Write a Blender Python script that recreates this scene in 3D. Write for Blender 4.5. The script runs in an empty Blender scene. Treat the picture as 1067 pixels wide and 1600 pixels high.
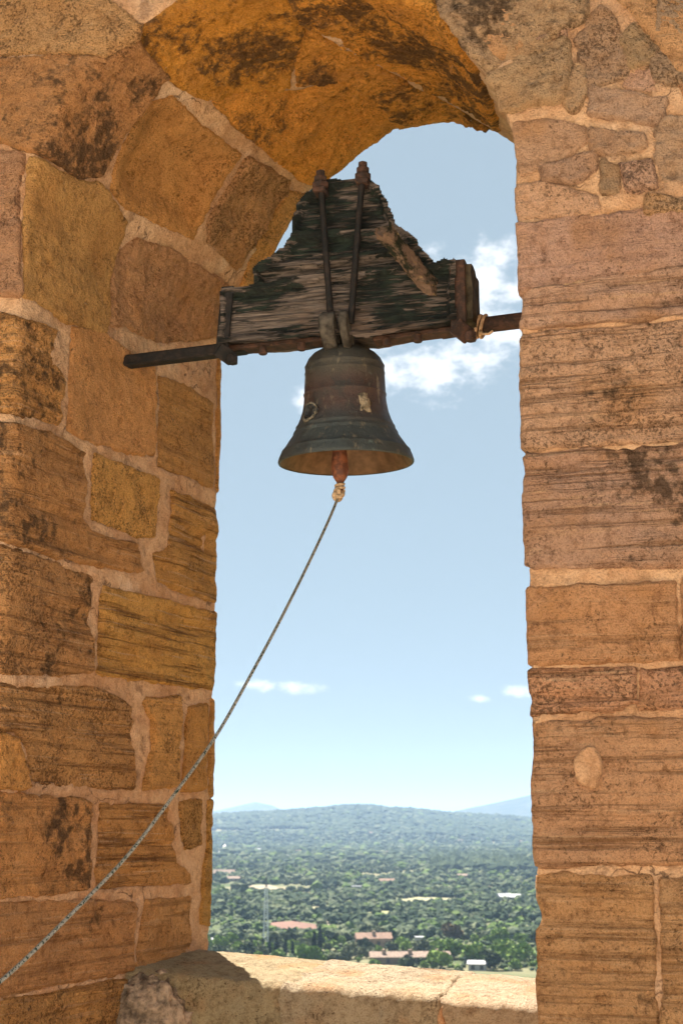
import bpy, bmesh, math, random
import numpy as np
from mathutils import Vector, Matrix, Quaternion

scene = bpy.context.scene
COL = scene.collection
EYE = 1.65                       # eye height above the terrace floor
PITCH = math.atan(490 / 2222)

# ------------------------------------------------------------------ camera
cam_d = bpy.data.cameras.new('camera')
cam = bpy.data.objects.new('camera', cam_d)
COL.objects.link(cam)
cam.location = (0, 0, EYE)
cam.rotation_euler = (math.pi / 2 + PITCH, 0, 0)
cam_d.sensor_fit = 'VERTICAL'
cam_d.sensor_height = 36.0
cam_d.sensor_width = 24.0
cam_d.lens = 2222 / 1600 * 36
cam_d.clip_start = 0.05
cam_d.clip_end = 60000
cam_d.dof.use_dof = True
cam_d.dof.focus_distance = 5.0
cam_d.dof.aperture_fstop = 7.1
scene.camera = cam

# ------------------------------------------------------------------ sky, sun, exposure
SUN_AZ = math.radians(-19.5)     # left of the viewing direction, outside the arch
SUN_EL = math.radians(60)
world = bpy.data.worlds.new('World')
scene.world = world
world.use_nodes = True
wt = world.node_tree
wt.nodes.clear()


def wn(t, **k):
    n_ = wt.nodes.new(t)
    for a_, v_ in k.items():
        setattr(n_, a_, v_)
    return n_


def wmath(op, a_, b_=None, c_=None):
    m_ = wn('ShaderNodeMath', operation=op)
    for i_, v_ in enumerate((a_, b_, c_)):
        if v_ is None:
            continue
        if isinstance(v_, (int, float)):
            m_.inputs[i_].default_value = v_
        else:
            wt.links.new(v_, m_.inputs[i_])
    return m_.outputs[0]


sky = wn('ShaderNodeTexSky', sky_type='NISHITA')
sky.sun_disc = False
sky.sun_elevation = SUN_EL
sky.sun_rotation = SUN_AZ
sky.altitude = 150
sky.air_density = 1.0
sky.dust_density = 0.3
sky.ozone_density = 0.7
tc = wn('ShaderNodeTexCoord')
# cumulus: lumps at their directions (azimuth, elevation in degrees; half width, half height), broken up by noise
CLOUDS = [(6.2, 21.6, 1.9, 1.5), (4.1, 18.3, 2.4, 1.25), (1.9, 18.3, 1.6, .8), (6.6, 19.3, 2.0, 1.3), (-1.6, 16.9, .6, .45),
          (-1.45, 5.45, 1.0, .32), (-3.6, 5.5, .9, .26), (7.0, 5.2, .75, .3), (5.6, 4.95, .6, .2),
          (17, 24, 4, 2.0), (-19, 22, 4, 1.8), (30, 13, 5, 1.6), (-33, 10, 5, 1.5), (55, 22, 6, 2.2), (-60, 25, 6, 2.5),
          (100, 18, 6, 2.2), (-110, 20, 6, 2.4), (150, 25, 7, 2.6), (-155, 16, 6, 2.0)]
noi = wn('ShaderNodeTexNoise')
noi.inputs['Scale'].default_value = 40
noi.inputs['Detail'].default_value = 8
noi.inputs['Roughness'].default_value = .62
mp = wn('ShaderNodeMapping')
mp.inputs['Scale'].default_value = (1, 1, 1.7)
wt.links.new(tc.outputs['Generated'], mp.inputs[0])
wt.links.new(mp.outputs[0], noi.inputs['Vector'])
best = None
for az, el, hw, hh in CLOUDS:
    az_, el_ = math.radians(az), math.radians(el)
    c_ = (math.sin(az_) * math.cos(el_), math.cos(az_) * math.cos(el_), math.sin(el_))
    sub = wn('ShaderNodeVectorMath', operation='SUBTRACT')
    sub.inputs[1].default_value = c_
    wt.links.new(tc.outputs['Generated'], sub.inputs[0])
    mul = wn('ShaderNodeVectorMath', operation='MULTIPLY')
    w_, h_ = math.radians(hw), math.radians(hh)
    mul.inputs[1].default_value = (1 / w_, 1 / w_, 1 / h_)
    wt.links.new(sub.outputs[0], mul.inputs[0])
    ln = wn('ShaderNodeVectorMath', operation='LENGTH')
    wt.links.new(mul.outputs[0], ln.inputs[0])
    m_ = wmath('SUBTRACT', 1.0, ln.outputs['Value'])
    best = m_ if best is None else wmath('MAXIMUM', best, m_)
best = wmath('MAXIMUM', best, -1.0)
nz_ = wmath('MULTIPLY', wmath('SUBTRACT', noi.outputs[0], .5), 3.6)
cl = wmath('ADD', best, nz_)
ramp = wn('ShaderNodeMapRange', interpolation_type='SMOOTHSTEP')
ramp.inputs['From Min'].default_value = -.2
ramp.inputs['From Max'].default_value = 1.05
ramp.inputs['To Max'].default_value = .95
wt.links.new(cl, ramp.inputs['Value'])
mixc = wn('ShaderNodeMix', data_type='RGBA')
mixc.inputs[7].default_value = (6.0, 6.1, 6.2, 1)
wt.links.new(ramp.outputs[0], mixc.inputs[0])
tn = wn('ShaderNodeMix', data_type='RGBA', blend_type='MULTIPLY')
tn.inputs[0].default_value = 1
tn.inputs[7].default_value = (.82, .78, .72, 1)
wt.links.new(sky.outputs[0], tn.inputs[6])
veil = wn('ShaderNodeMix', data_type='RGBA')      # thin high veil evens the blue out, the same in every direction
veil.inputs[0].default_value = .88
veil.inputs[7].default_value = (2.0, 2.52, 2.85, 1)
wt.links.new(tn.outputs[2], veil.inputs[6])
wt.links.new(veil.outputs[2], mixc.inputs[6])
bg = wn('ShaderNodeBackground')
bg.inputs['Strength'].default_value = 0.05
wo = wn('ShaderNodeOutputWorld')
wt.links.new(mixc.outputs[2], bg.inputs[0])
wt.links.new(bg.outputs[0], wo.inputs[0])

sun_d = bpy.data.lights.new('sun', 'SUN')
sun_d.energy = 5.0
sun_d.angle = math.radians(0.53)
sun_d.color = (1.0, .93, .82)
sun = bpy.data.objects.new('sun', sun_d)
COL.objects.link(sun)
sdir = Vector((math.sin(SUN_AZ) * math.cos(SUN_EL), math.cos(SUN_AZ) * math.cos(SUN_EL), math.sin(SUN_EL)))
sun.rotation_euler = sdir.to_track_quat('Z', 'Y').to_euler()
sun.location = (-10, 30, 60)

scene.view_settings.view_transform = 'Standard'
scene.view_settings.look = 'None'
scene.view_settings.exposure = 2.12
scene.view_settings.gamma = 1
scene.view_settings.use_curve_mapping = False
scene.cycles.max_bounces = 10
scene.cycles.diffuse_bounces = 6
scene.cycles.volume_bounces = 1
scene.cycles.use_denoising = True

rng = np.random.default_rng(7)
random.seed(7)

# ------------------------------------------------------------------ numpy noise
_pt = np.random.default_rng(3).permutation(256)
_pt = np.concatenate([_pt, _pt, _pt])
_gr = np.random.default_rng(4).normal(size=(256, 3))
_gr /= np.linalg.norm(_gr, axis=1)[:, None]


def pnoise(p):
    p = np.asarray(p, float)
    i = np.floor(p).astype(int)
    f = p - i
    i &= 255
    w = f * f * f * (f * (f * 6 - 15) + 10)
    out = 0
    for dx in (0, 1):
        for dy in (0, 1):
            for dz in (0, 1):
                h = _pt[_pt[_pt[(i[..., 0] + dx) & 255] + ((i[..., 1] + dy) & 255)] + ((i[..., 2] + dz) & 255)]
                g = _gr[h]
                dot = g[..., 0] * (f[..., 0] - dx) + g[..., 1] * (f[..., 1] - dy) + g[..., 2] * (f[..., 2] - dz)
                wx = w[..., 0] if dx else 1 - w[..., 0]
                wy = w[..., 1] if dy else 1 - w[..., 1]
                wz = w[..., 2] if dz else 1 - w[..., 2]
                out = out + dot * wx * wy * wz
    return out * 1.6


def fbm(p, o=3, g=.5):
    a, s, r = 1.0, 1.0, 0
    for k in range(o):
        r = r + a * pnoise(p * s + 17.3 * k)
        a *= g
        s *= 2.07
    return r


def sstep(a, b, x):
    t = np.clip((x - a) / (b - a), 0, 1)
    return t * t * (3 - 2 * t)


# ------------------------------------------------------------------ object helpers
def link(o, parent=None):
    COL.objects.link(o)
    if parent is not None:
        o.parent = parent
        o.matrix_parent_inverse = parent.matrix_basis.inverted()
    return o


def tag(o, label=None, cat=None, group=None, kind=None):
    for k, v in (('label', label), ('category', cat), ('group', group), ('kind', kind)):
        if v:
            o[k] = v
    return o


def thing(name, loc, label, cat, group=None):
    o = bpy.data.objects.new(name, None)
    o.empty_display_size = .1
    o.location = loc
    COL.objects.link(o)
    return tag(o, label, cat, group)


def np_mesh(name, v, faces, smooth=True):
    """faces: (n,4) or (n,3) int array, or list of tuples"""
    me = bpy.data.meshes.new(name)
    v = np.ascontiguousarray(v, dtype=np.float32)
    if isinstance(faces, np.ndarray):
        k = faces.shape[1]
        me.vertices.add(len(v))
        me.vertices.foreach_set('co', v.ravel())
        me.loops.add(faces.size)
        me.loops.foreach_set('vertex_index', faces.ravel().astype(np.int32))
        me.polygons.add(len(faces))
        me.polygons.foreach_set('loop_start', np.arange(0, faces.size, k, dtype=np.int32))
        me.update(calc_edges=True)
    else:
        me.from_pydata([tuple(q) for q in v], [], [tuple(q) for q in faces])
        me.update()
    me.polygons.foreach_set('use_smooth', np.full(len(me.polygons), smooth))
    return me


def mobj(name, me, mat, parent=None):
    o = bpy.data.objects.new(name, me)
    if mat and not me.materials:
        me.materials.append(mat)
    return link(o, parent)


def bm_obj(name, bm, mat, parent=None, smooth=False, bevel=0):
    if bevel:
        bmesh.ops.bevel(bm, geom=bm.edges[:], offset=bevel, segments=1, affect='EDGES')
    me = bpy.data.meshes.new(name)
    bm.normal_update()
    bm.to_mesh(me)
    bm.free()
    me.polygons.foreach_set('use_smooth', np.full(len(me.polygons), smooth))
    return mobj(name, me, mat, parent)


def box_bm(M, sx, sy, sz):
    bm = bmesh.new()
    bmesh.ops.create_cube(bm, size=1, matrix=M @ Matrix.Diagonal((sx, sy, sz, 1)))
    return bm


def frame_of(p0, p1, up=Vector((0, 0, 1))):
    d = (p1 - p0).normalized()
    x = d.cross(up)
    if x.length < 1e-4:
        x = Vector((1, 0, 0))
    x.normalize()
    y = x.cross(d)
    M = Matrix((x, d, y)).transposed().to_4x4()
    M.translation = (p0 + p1) / 2
    return M


def bar_bm(p0, p1, w, h, up=Vector((0, 0, 1))):
    return box_bm(frame_of(p0, p1, up), w, (p1 - p0).length, h)


def tube_mesh(name, pts, rad, seg=10, caps=True, rough=0.0):
    pts = [Vector(p) for p in pts]
    n_ = len(pts)
    rad = [rad] * n_ if isinstance(rad, (int, float)) else rad
    V, Fc = [], []
    prev = None
    for i, p in enumerate(pts):
        d = (pts[min(i + 1, n_ - 1)] - pts[max(i - 1, 0)]).normalized()
        if prev is None:
            x = d.orthogonal().normalized()
        else:
            x = (prev - d * prev.dot(d)).normalized()
        prev = x
        y = d.cross(x)
        for k in range(seg):
            a = 2 * math.pi * k / seg
            r = rad[i] * (1 + rough * random.uniform(-1, 1))
            V.append(p + (x * math.cos(a) + y * math.sin(a)) * r)
    for i in range(n_ - 1):
        for k in range(seg):
            a, b = i * seg + k, i * seg + (k + 1) % seg
            Fc.append((a, b, b + seg, a + seg))
    if caps:
        Fc.append(tuple(range(seg))[::-1])
        Fc.append(tuple(range((n_ - 1) * seg, n_ * seg)))
    return np_mesh(name, np.array([tuple(v) for v in V]), Fc, True)


def lathe_mesh(name, prof, seg=72, wob=0.0):
    """prof: (r,z) list, open polyline"""
    V, Fc = [], []
    for r, z in prof:
        for k in range(seg):
            a = 2 * math.pi * k / seg
            V.append((r * math.cos(a), r * math.sin(a), z))
    V = np.array(V)
    if wob:
        q = fbm(V * 14 + 5, 3)
        l = np.hypot(V[:, 0], V[:, 1])[:, None] + 1e-6
        V[:, :2] += V[:, :2] / l * (q * wob)[:, None]
    m_ = len(prof)
    for i in range(m_ - 1):
        for k in range(seg):
            a, b = i * seg + k, i * seg + (k + 1) % seg
            Fc.append((a, b, b + seg, a + seg))
    return np_mesh(name, V, np.array(Fc), True)


# ------------------------------------------------------------------ materials
def srgb(r, g, b):
    f = lambda c: (c / 12.92 if c <= .04045 else ((c + .055) / 1.055) ** 2.4)
    return (f(r / 255), f(g / 255), f(b / 255))


class NT:
    def __init__(s, name, rough=.9, spec=.2):
        s.m = bpy.data.materials.new(name)
        s.m.use_nodes = True
        s.t = s.m.node_tree
        s.b = s.t.nodes['Principled BSDF']
        s.b.inputs['Roughness'].default_value = rough
        s.b.inputs['Specular IOR Level'].default_value = spec
        s.co = s.t.nodes.new('ShaderNodeTexCoord').outputs['Object']

    def L(s, a, b):
        if isinstance(a, (int, float)):
            b.default_value = a
        elif isinstance(a, tuple):
            b.default_value = a if len(a) == 4 or b.type == 'VECTOR' else (*a, 1)
        else:
            s.t.links.new(a, b)

    def noise(s, scale, detail=4, rough=.55, vec=None, stretch=None, dist=0.0):
        n_ = s.t.nodes.new('ShaderNodeTexNoise')
        n_.inputs['Scale'].default_value = scale
        n_.inputs['Detail'].default_value = detail
        n_.inputs['Roughness'].default_value = rough
        n_.inputs['Distortion'].default_value = dist
        v = vec or s.co
        if stretch:
            mp_ = s.t.nodes.new('ShaderNodeMapping')
            mp_.inputs['Scale'].default_value = stretch
            s.L(v, mp_.inputs[0])
            v = mp_.outputs[0]
        s.L(v, n_.inputs['Vector'])
        return n_.outputs[0]

    def voro(s, scale, vec=None, feature='F1', out=0):
        n_ = s.t.nodes.new('ShaderNodeTexVoronoi')
        n_.feature = feature
        n_.inputs['Scale'].default_value = scale
        s.L(vec or s.co, n_.inputs['Vector'])
        return n_.outputs[out]

    def rng(s, x, a, b, c=0.0, d=1.0, smooth=True):
        n_ = s.t.nodes.new('ShaderNodeMapRange')
        n_.interpolation_type = 'SMOOTHSTEP' if smooth else 'LINEAR'
        s.L(x, n_.inputs[0])
        for i, v in enumerate((a, b, c, d)):
            s.L(v, n_.inputs[i + 1])
        return n_.outputs[0]

    def math(s, op, a, b=None):
        n_ = s.t.nodes.new('ShaderNodeMath')
        n_.operation = op
        s.L(a, n_.inputs[0])
        if b is not None:
            s.L(b, n_.inputs[1])
        return n_.outputs[0]

    def mix(s, f, a, b, mode='MIX'):
        n_ = s.t.nodes.new('ShaderNodeMix')
        n_.data_type = 'RGBA'
        n_.blend_type = mode
        n_.clamp_result = True
        s.L(f, n_.inputs[0])
        s.L(a, n_.inputs[6])
        s.L(b, n_.inputs[7])
        return n_.outputs[2]

    def attr(s, name):
        n_ = s.t.nodes.new('ShaderNodeAttribute')
        n_.attribute_type = 'OBJECT'
        n_.attribute_name = name
        return n_.outputs['Fac']

    def info(s, what):
        n_ = s.t.nodes.new('ShaderNodeObjectInfo')
        return n_.outputs[what]

    def color(s, c):
        s.L(c, s.b.inputs['Base Color'])

    def bump(s, h, dist, strength=1.0):
        n_ = s.t.nodes.new('ShaderNodeBump')
        n_.inputs['Distance'].default_value = dist
        n_.inputs['Strength'].default_value = strength
        s.L(h, n_.inputs['Height'])
        s.L(n_.outputs[0], s.b.inputs['Normal'])


def plain(name, c, rough=.8, var=.25, scale=6, metal=0.0, spec=.2, bump=0.0):
    k = NT(name, rough, spec)
    f = k.noise(scale, 5, .6)
    k.color(k.mix(k.rng(f, .3, .7), tuple(x * (1 - var) for x in c), tuple(min(1, x * (1 + var)) for x in c)))
    k.b.inputs['Metallic'].default_value = metal
    if bump:
        k.bump(f, bump)
    return k.m


def stone_material():
    k = NT('sandstone', .95, .12)
    tint = k.info('Color')
    bed, stain = k.attr('bed'), k.attr('stain')
    rnd = k.info('Random')
    sh = k.t.nodes.new('ShaderNodeVectorMath')          # every block is cut from another place in the bed
    sh.operation = 'MULTIPLY_ADD'
    cmb = k.t.nodes.new('ShaderNodeCombineXYZ')
    for i_ in range(3):
        k.L(rnd, cmb.inputs[i_])
    k.L(cmb.outputs[0], sh.inputs[0])
    sh.inputs[1].default_value = (37, 53, 71)
    k.L(k.co, sh.inputs[2])
    k.co = sh.outputs[0]
    c = tint
    big = k.noise(3.2, 4, .55)
    c = k.mix(k.rng(big, .35, .68, 0, .55), c, k.mix(1.0, c, (1.22, 1.2, 1.12), 'MULTIPLY'))
    c = k.mix(k.rng(k.noise(5.5, 4, .6), .5, .72, 0, .5), c, (.52, .235, .075))
    # bedding: thin layers running level through the block
    lay = k.noise(1.0, 5, .65, stretch=(1.6, 1.6, 42))
    lay2 = k.noise(1.0, 3, .6, stretch=(3, 3, 95))
    c = k.mix(k.math('MULTIPLY', k.rng(lay, .5, .68), k.math('MULTIPLY', bed, .95)), c, (.22, .10, .04))
    c = k.mix(k.math('MULTIPLY', k.rng(lay2, .56, .7), k.math('MULTIPLY', bed, .7)), c, (.78, .50, .30))
    # lichen and soot: blotches with a speckled edge
    bl = k.noise(2.6, 6, .68, dist=.4)
    sp = k.noise(26, 5, .7)
    sf = k.math('ADD', k.math('MULTIPLY', bl, .62), k.math('MULTIPLY', sp, .38))
    thr = k.rng(stain, 0, 1, .66, .45, False)
    msk = k.rng(sf, thr, k.math('ADD', thr, .10), 0, .84)
    c = k.mix(msk, c, k.mix(k.noise(60, 3, .6), (.050, .030, .019), (.12, .078, .05)))
    # open grain: sand and small pores
    gr = k.noise(170, 3, .75)
    c = k.mix(1.0, c, k.mix(k.rng(gr, .3, .7), (.72, .69, .66), (1.24, 1.24, 1.24)), 'MULTIPLY')
    mo = k.noise(22, 9, .84)
    c = k.mix(1.0, c, k.mix(k.rng(mo, .34, .66, 0, 1, False), (.42, .36, .31), (1.60, 1.62, 1.62)), 'MULTIPLY')
    po = k.noise(100, 4, .72)
    dens = k.noise(7, 3, .6)
    pm = k.rng(k.math('ADD', po, k.math('MULTIPLY', dens, .42)), k.rng(rnd, 0, 1, .735, .86, False), k.rng(rnd, 0, 1, .80, .90, False))
    c = k.mix(k.math('MULTIPLY', pm, .62), c, (.075, .038, .019))
    pale = k.rng(k.noise(48, 4, .7), .66, .74, 0, .5)
    c = k.mix(pale, c, (.66, .50, .36))
    k.color(c)
    h = k.math('ADD', k.math('MULTIPLY', k.noise(60, 6, .7), 1.0), k.math('MULTIPLY', gr, .5))
    h = k.math('SUBTRACT', h, k.math('MULTIPLY', pm, .5))
    h = k.math('SUBTRACT', h, k.math('MULTIPLY', k.math('MULTIPLY', k.rng(lay, .5, .62), bed), .5))
    k.bump(h, .042, 1.0)
    return k.m


def mortar_material():
    k = NT('lime_mortar', .95, .1)
    a = k.noise(4.5, 5, .6)
    c = k.mix(k.rng(a, .38, .62), (.56, .32, .18), (.69, .44, .27))
    c = k.mix(k.rng(k.noise(2.2, 4, .6), .56, .68, 0, .8), c, (.74, .53, .38))
    c = k.mix(k.rng(k.noise(9, 5, .65), .57, .7, 0, .6), c, (.20, .105, .065))
    g = k.noise(140, 3, .7)
    c = k.mix(1.0, c, k.mix(k.rng(g, .3, .7), (.78, .76, .74), (1.16, 1.16, 1.16)), 'MULTIPLY')
    wp_ = k.t.nodes.new('ShaderNodeVectorMath')
    wp_.operation = 'MULTIPLY_ADD'
    nzc = k.t.nodes.new('ShaderNodeTexNoise')
    nzc.inputs['Scale'].default_value = 7
    nzc.inputs['Detail'].default_value = 6
    k.L(k.co, nzc.inputs['Vector'])
    k.L(nzc.outputs[1], wp_.inputs[0])
    wp_.inputs[1].default_value = (.28, .28, .28)
    k.L(k.co, wp_.inputs[2])
    cr_ = k.voro(6, vec=wp_.outputs[0], feature='DISTANCE_TO_EDGE')
    crm = k.rng(k.math('ADD', cr_, k.math('MULTIPLY', k.noise(30, 3), .03)), .020, .032, 1, 0)
    crm = k.math('MULTIPLY', crm, k.rng(k.noise(4, 2), .53, .62))
    c = k.mix(1.0, c, k.mix(k.rng(k.noise(16, 9, .8), .34, .66, 0, 1, False), (.62, .58, .54), (1.28, 1.28, 1.26)), 'MULTIPLY')
    c = k.mix(k.math('MULTIPLY', crm, .6), c, (.09, .05, .035))
    k.color(c)
    h = k.math('ADD', k.noise(45, 6, .65), k.math('MULTIPLY', g, .4))
    k.bump(k.math('SUBTRACT', h, k.math('MULTIPLY', crm, .8)), .022)
    return k.m


STONE = stone_material()
MORTAR = mortar_material()

# ------------------------------------------------------------------ the wall's own coordinates
AL = math.radians(14.6)
CR = np.array([0.546, 4.25, EYE])                 # foot of the right inner corner at eye level
U = np.array([math.cos(AL), -math.sin(AL), 0])    # along the wall, to the right
N = np.array([math.sin(AL), math.cos(AL), 0])     # through the wall, outwards


def W(s, z, d):
    s, z, d = np.broadcast_arrays(np.asarray(s, float), np.asarray(z, float), np.asarray(d, float))
    return CR + s[..., None] * U + d[..., None] * N + z[..., None] * np.array([0, 0, 1.0])


def V3(s, z, d):
    return Vector(W(s, z, d).tolist())


# inner arch: half circle on straight jambs; outer arch: flatter and eroded; the reveal runs between the two
AC, AR, ZS, TH, B0 = -.855, .862, 2.05, 1.45, 1.466
LEN = math.pi * AR
OUT = np.array([(-1.485, 2.05), (-1.445, 2.16), (-1.321, 2.345), (-1.207, 2.57), (-1.101, 2.745), (-.985, 2.83), (-.863, 2.925),
                (-.69, 3.015), (-.47, 3.02), (-.373, 3.0), (-.233, 2.93), (-.02, 2.75), (.14, 2.45), (.21, 2.2), (.23, 2.05)])
OD = np.r_[0, np.cumsum(np.hypot(*np.diff(OUT, axis=0).T))]
OD /= OD[-1]


def S_raw(a, b):
    t = np.clip((a - ZS) / LEN, 0, 1)
    th = np.pi * (1 - t)
    s = AC + AR * np.cos(th)
    z = ZS + AR * np.sin(th)
    lo, hi = a < ZS, a > ZS + LEN
    zr = ZS - (a - ZS - LEN)
    z = np.where(lo, a, np.where(hi, zr, z))
    nx, nz = np.cos(th), np.where(lo | hi, 0, np.sin(th))
    so = np.interp(t, OD, OUT[:, 0])
    zo = np.where(lo, a, np.where(hi, zr, np.interp(t, OD, OUT[:, 1])))
    f = np.clip(b / B0, 0, 1)
    o = -np.minimum(b, 0) + np.maximum(b - B0, 0)
    oz = np.minimum(o, .5) + .3 * np.maximum(o - .5, 0)  # unseen wall top kept low so more sun reaches the terrace
    return W(s + (so - s) * f + nx * o, z + (zo - z) * f + nz * oz, f * TH)


def smooth_b(f, r=.022, n_=5):
    def g(a, b):
        return sum(f(a, b + k) for k in np.linspace(-r, r, n_)) / n_
    return g


S_left = smooth_b(S_raw)


def edge(z):
    return np.where(z > ZS, AC + np.sqrt(np.maximum(AR * AR - (z - ZS) ** 2, 0)), AC + AR)


def SR_raw(z, b):
    q = np.maximum(-b, 0)
    return W(edge(z) + np.maximum(b, 0) + .223 * q / TH, z, q)


S_right = smooth_b(SR_raw)
PD, PB = .83, .62


def SP_raw(s, b):
    f = np.clip(b / PB, 0, 1)
    top = -.495 - .075 * (s + 1.5) / 1.3 - .036 * (1 - f)
    return W(s, top + np.minimum(b, 0) - np.maximum(b - PB, 0), PD + f * PB)


S_par = smooth_b(SP_raw, .03)


def with_normal(S, a, b, sign):
    e = .006
    p = S(a, b)
    da = S(a + e, b) - S(a - e, b)
    db = S(a, b + e) - S(a, b - e)
    n_ = np.cross(da, db) * sign
    n_ /= np.linalg.norm(n_, axis=-1, keepdims=True) + 1e-12
    return p, n_


def sd_poly(x, y, poly):
    poly = np.asarray(poly, float)
    d = np.full(x.shape, 1e9)
    ins = np.zeros(x.shape, bool)
    for (x0, y0), (x1, y1) in zip(poly, np.roll(poly, -1, axis=0)):
        ex, ey = x1 - x0, y1 - y0
        t = np.clip(((x - x0) * ex + (y - y0) * ey) / (ex * ex + ey * ey + 1e-12), 0, 1)
        d = np.minimum(d, np.hypot(x - x0 - t * ex, y - y0 - t * ey))
        c = ((y0 <= y) & (y1 > y)) | ((y1 <= y) & (y0 > y))
        xi = x0 + (y - y0) / (ey if abs(ey) > 1e-12 else 1e-12) * ex
        ins ^= c & (x < xi)
    return np.where(ins, d, -d)


def patch_mesh(name, S, sign, poly, step, height, r=.022, wob=.008, sink=.035, grow=0.0):
    poly = np.asarray(poly, float)
    lo, hi = poly.min(0) - .03 - grow, poly.max(0) + .03 + grow
    ga = np.arange(lo[0], hi[0] + step, step)
    gb = np.arange(lo[1], hi[1] + step, step)
    A, B = np.meshgrid(ga, gb, indexing='ij')
    p, n_ = with_normal(S, A, B, sign)
    d = sd_poly(A, B, poly) + grow + wob * fbm(p * 9, 3) + wob * .5 * fbm(p * 37 + 9, 2)
    pr = sstep(-.004, r, d)
    h = -sink + (sink + height(p, d)) * pr
    v = p + n_ * h[..., None]
    keep = d > -.022
    idx = np.arange(A.size).reshape(A.shape)
    q = np.stack([idx[:-1, :-1], idx[1:, :-1], idx[1:, 1:], idx[:-1, 1:]], -1).reshape(-1, 4)
    k4 = keep.ravel()[q].all(1)
    q = q[k4]
    if sign < 0:
        q = q[:, ::-1]
    used = np.unique(q)
    re = np.full(A.size, -1)
    re[used] = np.arange(len(used))
    return np_mesh(name, v.reshape(-1, 3)[used], re[q], True)


KIND = {   # tint (base colour of the block), lift, roughness of the face, growth over the joint
    'warm': ((.75, .385, .135), .006, 1.2, .020),
    'hollow': ((.70, .350, .115), .004, 1.2, .012),
    'soffit': ((.80, .345, .072), .010, 2.8, .032),  # tint also carries orange bounce light from under the arch
    'plain': ((.69, .355, .145), .006, 1.4, .020),
    'dark': ((.58, .29, .125), .010, 1.5, .019),
    'rough': ((.67, .36, .17), .004, 2.8, .020),
    'face': ((.69, .372, .20), .007, 1.3, .021),
    'pale': ((.71, .435, .30), .006, 1.4, .021),
    'rock': ((.60, .38, .25), .010, 3.0, .027),
    'pink': ((.64, .39, .27), .006, 2.0, .024),
    'sill': ((.52, .405, .30), .010, 1.1, .026),
}


def stone(S, sign, poly, kind, bed, stain, step, parent, name='stone'):
    tint, lift, ro, grow = KIND[kind]
    jit = rng.uniform(.86, 1.10)
    lift = lift + rng.uniform(-.004, .009)
    tilt = rng.uniform(-.05, .05)
    off = rng.uniform(0, 50)

    def height(p, d):
        zz = p[..., 2] + tilt * (p[..., 0] + p[..., 1])
        q = np.stack([p[..., 0] * 2.2, p[..., 1] * 2.2, zz * 30 + off], -1)
        n1 = .32 * pnoise(q) + .85 * pnoise(q * np.array([1, 1, .3]) + 7.7)
        q2 = np.stack([p[..., 0] * 5, p[..., 1] * 5, zz * 70 + off], -1)
        h = lift + .008 * ro * fbm(p * 5 + off, 3) + .0035 * ro * fbm(p * 24, 3) + .0018 * ro * fbm(p * 75, 2)
        h = h - bed * (.046 * np.clip(n1 - .02, 0, 1) + .0035 * pnoise(q2))
        pit = np.clip(fbm(p * 16 + off, 2) - .62, 0, 1)
        rel_ = p - CR
        dep, ss = rel_ @ N, rel_ @ U
        cw = np.maximum(np.exp(-((dep - TH) / .07) ** 2), np.exp(-((ss - .01) / .06) ** 2 - (dep / .09) ** 2))
        h = h * (1 - .65 * cw) - .045 * cw * np.clip(fbm(p * 4.2 + off, 2) - .22, 0, 1)
        if kind == 'hollow':
            h = h - .065 * sstep(.02, .15, d)
        return h - .022 * min(ro, 1.6) * pit

    me = patch_mesh(name, S, sign, poly, step, height, r=.013 + .010 * rng.random(), wob=.009, grow=grow)
    o = mobj(name, me, STONE, parent)
    o.color = (tint[0] * jit, tint[1] * jit * rng.uniform(.97, 1.06), tint[2] * jit * rng.uniform(.9, 1.1), 1)
    o['bed'] = float(bed)
    o['stain'] = float(stain)
    return o


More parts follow.
